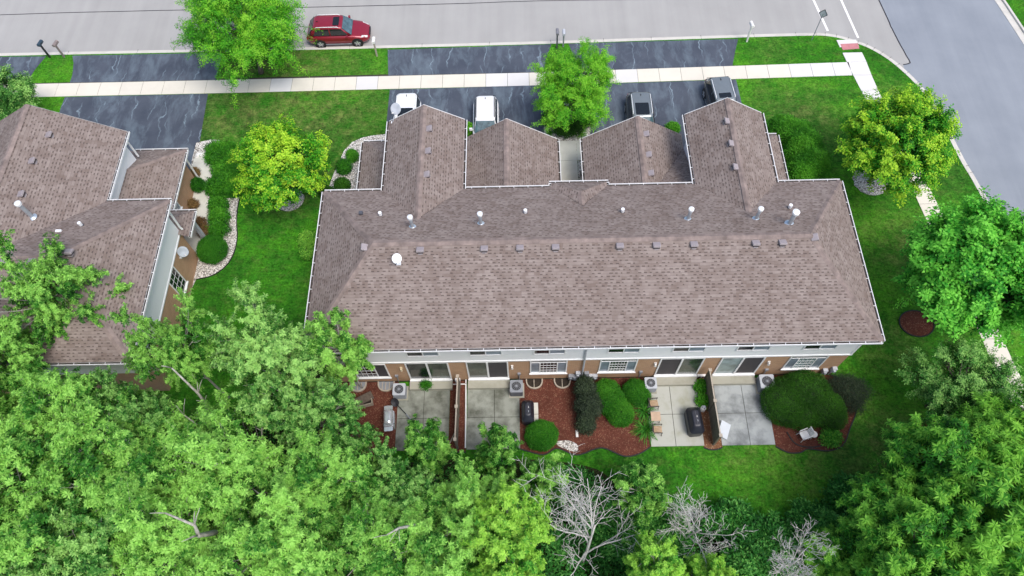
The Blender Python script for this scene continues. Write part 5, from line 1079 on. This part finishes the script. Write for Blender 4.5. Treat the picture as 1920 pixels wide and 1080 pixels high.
def hood(name, label, cat, x, y, rz, Lx, Ly, h_, mat, silver=False):
    t = thing(name, label, cat, (x, y, .06), rz); a, b = Lx / 2, Ly / 2
    if not silver:
        obj('cover', MB().rrect([(.0, 0, 0, a * .94, b * .90, .16), (.45, 0, 0, a * .98, b * .97, .2), (.74, 0, 0, a * .99, b * .98, .22), (.84, 0, 0, a * .90, b * .80, .2), (h_ - .10, .02, 0, a * .70, b * .58, .16), (h_ - .02, .02, 0, a * .60, b * .45, .14), (h_, .02, 0, a * .50, b * .36, .12)], 4), M[mat], t, world=False)
        obj('fold', MB().box(-a * .6, a * .6, -.01, .01, h_ - .01, h_ + .012), M['dgrey'], t, world=False)
        for s in (.12, -.12): obj('handle', MB().tube([(s - .05, -b * .1, h_), (s, -b * .1, h_ + .05), (s + .05, -b * .1, h_)], .018, 6), M['whiteplastic' if s > 0 else 'lgrey'], t, world=False)
    else:
        obj('cabinet', MB().rrect([(.08, 0, 0, a * .62, b * .9, .04), (.80, 0, 0, a * .62, b * .9, .04)]), M['stainless'], t, world=False)
        obj('lid', MB().rrect([(.81, 0, 0, a * .62, b * .85, .06), (.98, 0, 0, a * .6, b * .8, .08), (1.12, 0, 0, a * .5, b * .55, .1), (1.16, 0, 0, a * .4, b * .35, .1)], 4), M['stainless'], t, world=False, smooth=False)
        for s in (1, -1): obj('side_shelf', MB().rrect([(.78, s * a * .82, 0, a * .17, b * .8, .05), (.82, s * a * .82, 0, a * .17, b * .8, .05)]), M['stainless'], t, world=False)
        obj('handle', MB().tube([(-a * .45, -b * 1.0, .95), (-a * .45, -b * 1.1, 1.0), (a * .45, -b * 1.1, 1.0), (a * .45, -b * 1.0, .95)], .02, 6), M['lgrey'], t, world=False)
        for sx in (1, -1):
            for sy in (1, -1): obj('leg', MB().box(sx * a * .55 - .025, sx * a * .55 + .025, sy * b * .75 - .025, sy * b * .75 + .025, -.04, .08), M['black'], t, world=False)
        for k in range(4): obj('knob', MB().cyl((-.3 + k * .2, -b * .93), .025, .70, .74, 8), M['black'], t, world=False)
    return t
hood('grill', 'silver stainless grill standing on the left bark bed', 'grill', -7.72, 12.75, R(94), 1.5, .62, 1.1, 'stainless', True)
hood('covered_grill', 'black covered grill standing beside the second mossy patio', 'grill', .18, 13.05, R(90), 1.30, .72, 1.12, 'blackcloth')
hood('covered_grill', 'large black covered grill on the clean patio near the fence', 'grill', 9.55, 12.35, R(94), 1.55, .86, 1.15, 'blackcloth')
tag(obj('paver', MB().box(.28, .78, 12.45, 13.1, 0, .05).box(.28, .78, 13.13, 13.8, 0, .05), M['path']), 'pale concrete pavers under the black grill beside the second patio', 'pavers')
t = thing('propane_tank', 'white round propane tank between the black grill and the fence', 'propane tank', (10.22, 13.2, .03)); obj('tank', MB().cyl((0, 0), .12, 0, .05, 16, .15).cyl((0, 0), .155, .051, .38, 18).cyl((0, 0), .155, .381, .46, 18, .08), M['whiteplastic'], t, world=False); obj('collar', MB().cyl((0, 0), .09, .461, .56, 12), M['lgrey'], t, world=False)
def fence(label, x0, y0, x1, y1, posts, h_, bm='fence', low=False):
    t = thing('privacy_fence', label, 'fence', (x0, y0, 0)); a, b = Vector((x0, y0)), Vector((x1, y1)); d = (b - a).normalized(); n = Vector((-d.y, d.x)); L_ = (b - a).length
    for i in range(len(posts) - 1):
        p, q = posts[i] * L_ + .06, posts[i + 1] * L_ - .06; mb = MB(); k = int((q - p) / .14)
        for j in range(k):
            s0, s1 = p + (q - p) * j / k, p + (q - p) * (j + 1) / k - .006; e = .018 if j % 2 else .012
            mb.prism([tuple(a + d * s0 - n * e), tuple(a + d * s1 - n * e), tuple(a + d * s1 + n * e), tuple(a + d * s0 + n * e)], .08, h_ - .04)
        obj('panel', mb, M[bm], t); obj('top_rail', MB().prism([tuple(a + d * p - n * .035), tuple(a + d * q - n * .035), tuple(a + d * q + n * .035), tuple(a + d * p + n * .035)], h_ - .039, h_), M['fencecap'], t)
    for s in posts:
        c = a + d * L_ * s; po = obj('post', MB().obox(c, .055, .055, 0, h_ + .03, math.atan2(d.y, d.x)), M[bm], t); obj('post_cap', MB().obox(c, .09, .09, h_ + .031, h_ + .07, math.atan2(d.y, d.x)), M['fencecap'], po)
    return t
fence('tall wooden privacy fence between the clean patio and the dark stained patio', 10.52, 14.95, 10.58, 11.18, (0, .48, 1), 1.8)
fence('narrow wooden fence seen from above between the two mossy patios', -3.77, 14.85, -3.83, 11.2, (0, .49, 1), 1.8)
tag(obj('drain_pipe', MB().tube([(-3.43, 15.0, .1), (-3.40, 13, .1), (-3.39, 11.2, .1)], .045, 8), M['white'], uv=False), 'long thin white pipe lying along the left edge of the second patio', 'pipe')
tag(obj('loose_pole', MB().tube([(-3.95, 12.1, .3), (-4.15, 11.7, .25), (-4.35, 11.3, .12)], .03, 6), M['fencecap'], uv=False), 'pale pole leaning at the lower end of the narrow fence', 'pole')
def pchair(label, x, y, z, rz, seat, frame, plastic=False):
    t = thing('white_chair' if plastic else 'patio_chair', label, 'chair', (x, y, z), rz); o = lambda n, mb, m_, p=t: obj(n, mb, M[m_], p, world=False)
    s = MB()
    if plastic: s.rrect([(.40, 0, 0, .23, .22, .06), (.43, 0, 0, .23, .22, .06)])
    else:
        for i in range(7): s.box(-.22 + i * .064, -.22 + i * .064 + .052, -.21, .21, .40, .43)
    o('seat', s, seat); b = MB()
    for i in range(6): b.prism([(-.25, -.19 + i * .066), (-.225, -.19 + i * .066), (-.225, -.19 + i * .066 + .05), (-.25, -.19 + i * .066 + .05)], .45, .85)
    b.box(-.27, -.22, -.22, .22, .851, .90); b.xf(Matrix.Translation((-.23, 0, .43)) @ Matrix.Rotation(R(-14), 4, 'Y') @ Matrix.Translation((.23, 0, -.43))); o('backrest', b, seat if plastic else frame)
    for sy in (1, -1):
        for sx in (1, -1): o('leg', MB().tube([(sx * .2, sy * .21, .40), (sx * .25, sy * .24, 0)], .02, 6), frame)
        o('armrest', MB().box(-.26, .22, sy * .25 - .025, sy * .25 + .025, .62, .645), frame); o('arm_support', MB().box(.17, .20, sy * .25 - .015, sy * .25 + .015, .40, .619), frame)
    return t
pchair('tan slatted patio chair above the small square table', 7.42, 13.48, .06, R(4), 'tan', 'bronze'); pchair('tan slatted patio chair below the small square table', 7.48, 11.95, .06, R(-2), 'tan', 'bronze')
t = thing('patio_table', 'small square tan topped table between the two patio chairs', 'table', (7.42, 12.7, .06)); obj('table_top', MB().rrect([(.48, 0, 0, .27, .27, .03), (.52, 0, 0, .27, .27, .03)]), M['pinetable'], t, world=False)
for sx in (1, -1):
    for sy in (1, -1): obj('leg', MB().tube([(sx * .2, sy * .2, .48), (sx * .24, sy * .24, 0)], .018, 6), M['bronze'], t, world=False)
pchair('white plastic chair in the bark bed below the big spreading bush', 15.62, 11.52, .05, R(200), 'whiteplastic', 'whiteplastic', True)
t = thing('white_stool', 'small round white stool beside the white plastic chair', 'stool', (16.15, 11.55, .05)); obj('top', MB().cyl((0, 0), .19, .36, .41, 18).cyl((0, 0), .08, .411, .43, 12), M['whiteplastic'], t, world=False)
for k in range(3): a = k * 2.094; obj('leg', MB().tube([(.12 * math.cos(a), .12 * math.sin(a), .36), (.17 * math.cos(a), .17 * math.sin(a), 0)], .02, 6), M['whiteplastic'], t, world=False)
pnl = MB().box(-.32, .32, -.46, .46, -.02, .02); pnl.xf(Matrix.Rotation(R(-22), 4, 'Z') @ Matrix.Rotation(R(24), 4, 'Y')); tag(obj('leaning_board', pnl, M['panel'], loc=(11.25, 11.95, .24), world=False), 'flat pale blue grey board leaning on the fence by the dark patio', 'board')
t = thing('planter_box', 'old wooden planter boxes leaning together on the left bark bed', 'planter', (-9.45, 13.9, .03), R(14))
pb = MB(); pb.box(-.62, .62, -.24, -.20, 0, .42); pb.box(-.62, .62, .20, .24, 0, .42); pb.box(-.62, -.58, -.199, .199, 0, .42); pb.box(.58, .62, -.199, .199, 0, .42); obj('box', pb, M['planter'], t, world=False); obj('soil', MB().box(-.579, .579, -.199, .199, 0, .2), M['soil'], t, world=False)
sl_ = MB()
for i in range(5): sl_.box(-.6, .6, -.24 + i * .098, -.24 + i * .098 + .09, 0, .03)
sl_.xf(Matrix.Translation((.12, .12, .42)) @ Matrix.Rotation(R(14), 4, 'Z') @ Matrix.Rotation(R(10), 4, 'X')); obj('slatted_lid', sl_, M['planterdark'], t, world=False)
t = thing('landscape_tool', 'long black pole with a round dark head lying across the first patio', 'garden tool', (-7.5, 13.85, .1)); hd = MB().cyl((0, 0), .26, 0, .05, 18, .05); hd.xf(Matrix.Translation((0, 0, .28)) @ Matrix.Rotation(R(35), 4, 'Y')); obj('head', hd, M['black'], t, world=False)
obj('pole', MB().tube([(0, 0, .3), (.7, -.72, .22), (1.5, -1.55, .02)], .028, 6), M['black'], t, world=False); obj('grip', MB().tube([(.68, -.70, .222), (.95, -.98, .172)], .04, 6), M['mgrey'], t, world=False)
tag(obj('splash_spout', MB().box(2.88, 3.02, 11.72, 12.12, .03, .11), M['whiteplastic']), 'white downspout end piece lying above the white stone patch', 'downspout end')
tag(obj('landscape_rock', MB().rrect([(0, 4.3, 30.1, .22, .24, .1), (.16, 4.3, 30.1, .17, .18, .1), (.22, 4.3, 30.1, .08, .1, .05)]), M['rock']), 'dark grey rock ornament beside the entry walk', 'rock')
tag(obj('landscape_rock', MB().rrect([(0, 4.4, 26.2, .2, .28, .1), (.16, 4.4, 26.2, .15, .2, .1), (.22, 4.4, 26.2, .08, .1, .05)]), M['path']), 'pale rock in the entry bed near the small green bush', 'rock')
x, y, _ = at(375, 292, 0); tag(obj('landscape_rock', MB().rrect([(0, x, y, .3, .2, .1), (.15, x, y, .22, .14, .1), (.2, x, y, .1, .08, .05)]), M['whiteplastic']), 'pale flat stone at the upper end of the curved garden path', 'rock')
# lantern on a post in the dark hedge
x, y, _ = at(1060, 225, 0); t = thing('yard_lamp', 'small white lantern on a post in front of the driveway tree', 'lamp', (x, y, 0)); obj('post', MB().cyl((0, 0), .04, 0, 1.45, 8), M['whiteplastic'], t, world=False); obj('lantern', MB().rrect([(1.46, 0, 0, .09, .09, .02), (1.7, 0, 0, .13, .13, .02)]), M['black'], t, world=False); obj('cap', MB().rrect([(1.701, 0, 0, .17, .17, .03), (1.82, 0, 0, .04, .04, .02)]), M['whiteplastic'], t, world=False)
x, y, _ = at(366, 353, 0); t = thing('garden_statue', 'small blue grey garden ornament by the neighbour garage wall', 'garden ornament', (x, y, 0)); obj('figure', MB().rrect([(0, 0, 0, .14, .12, .06), (.35, 0, 0, .10, .09, .05), (.5, 0, 0, .15, .1, .06), (.62, 0, 0, .1, .09, .06), (.72, 0, 0, .04, .04, .03)]), M['panel'], t, world=False)
# mailboxes
def mailbox(label, px, py, h_, col_, postc, rz=0):
    x, y, _ = at(px, py, 0); t = thing('mailbox', label, 'mailbox', (x, y, 0), rz, 'mailboxes along the kerb'); w_, l_ = .11, .27
    obj('post', MB().box(-.055, .055, -.055, .055, 0, h_ - .22), M[postc], t, world=False)
    b = MB(); ring = lambda y_: [(-w_, y_, h_ - .215), (w_, y_, h_ - .215), (w_, y_, h_ - .06), (w_ * .7, y_, h_ - .015), (0, y_, h_), (-w_ * .7, y_, h_ - .015), (-w_, y_, h_ - .06)]
    b.loft([ring(-l_ * .7), ring(l_ * 1.3)]); obj('box', b, M[col_], t, world=False); obj('door', MB().box(-w_ * .9, w_ * .9, l_ * 1.301, l_ * 1.32, h_ - .21, h_ - .05), M[postc], t, world=False)
    obj('flag', MB().box(w_ + .002, w_ + .015, -.05, .12, h_ - .12, h_ - .08), M['redpad'] if False else M[postc], t, world=False); return t
mailbox('dark blue mailbox on a black post at the far left', 94, 108, 1.5, 'mailblue', 'black', R(-12)); mailbox('grey brown mailbox right of the dark blue one', 120.7, 107, 1.4, 'mailbrown', 'mailbrown', R(-12))
mailbox('dark grey mailbox above the driveway tree', 1044, 90, 1.62, 'mailgrey', 'dgrey'); mailbox('pale grey mailbox right of the dark grey one', 1056, 87, 1.4, 'lgrey', 'mgrey')
mailbox('white mailbox on a slim white post near the red car', 707, 105, 1.6, 'whiteplastic', 'fencecap'); mailbox('bright white mailbox and post left of the street sign', 1400, 78, 1.7, 'whiteplastic', 'whiteplastic', R(8))
x, y, _ = at(1521.7, 75, 0); t = thing('street_sign', 'small diamond sign with dark border on a thin grey pole at the corner', 'street sign', (x, y, 0)); obj('pole', MB().cyl((0, 0), .03, 0, 2.5, 8), M['mgrey'], t, world=False)
SA = Matrix.Rotation(R(62), 4, 'Z'); o4 = lambda r_, xx: [(xx, r_ * .8 * math.cos(k * math.pi / 2), 2.5 + r_ * math.sin(k * math.pi / 2)) for k in range(4)]
plate = MB().loft([o4(.38, -.01), o4(.38, .0)]); plate.xf(SA); obj('plate', plate, M['lgrey'], t, world=False)
rimm = MB().tube(o4(.38, -.012) + o4(.38, -.012)[:1], .03, 4); rimm.xf(SA); obj('border', rimm, M['black'], t, world=False)
# satellite dishes
def dish(label, p, aim, r_, base, mat='lgrey'):
    t = thing('satellite_dish', label, 'satellite dish', p, 0, 'satellite dishes on the two buildings'); q = Vector(aim).normalized().to_track_quat('Z', 'Y').to_matrix().to_4x4(); b = Vector(base) - Vector(p)
    d = MB(); k = 20; f = lambda rr, z: [(rr * math.cos(j / k * 2 * math.pi) * .94, rr * math.sin(j / k * 2 * math.pi), z) for j in range(k)]
    d.loft([f(r_ * .05, -.035), f(r_, -.01), f(r_ * 1.01, .02), f(r_ * .97, .025), f(r_ * .6, -.005), f(r_ * .05, -.02)]); d.xf(q); obj('reflector', d, M[mat], t, world=False, smooth=True)
    a = q @ Vector((0, -r_ * .95, 0)); e = q @ Vector((0, -r_ * .75, r_ * 1.0)); obj('arm', MB().tube([a, e], .018, 5), M['lgrey'], t, world=False); obj('receiver', MB().tube([e, e + (q @ Vector((0, .04, -.10)))], .04, 8), M['whiteplastic'], t, world=False)
    obj('mast', MB().tube([q @ Vector((0, 0, -.04)), b + Vector((0, 0, .12)), b], .025, 6), M['lgrey'], t, world=False); obj('foot', MB().box(b.x - .12, b.x + .12, b.y - .08, b.y + .08, b.z - .06, b.z + .03), M['steelw'], t, world=False); return t
dish('round white satellite dish on the rear slope near the left end of the ridge', (-6.42, 18.85, 8.35), (0, -.55, .9), .27, (-6.42, 18.9, zf(18.9)), 'steelw')
dish('grey satellite dish on the left edge of the left gable over the white car', at(742, 204, 6.6), (-.25, -.55, .6), .36, (-7.72, 29.9, 5.9), 'lgrey')
dish('satellite dish on the side wall of the neighbour house above the window', at(343, 472, 2.7), (.45, -.5, .75), .34, (-20.98, 22.75, 2.3), 'dishgrey')
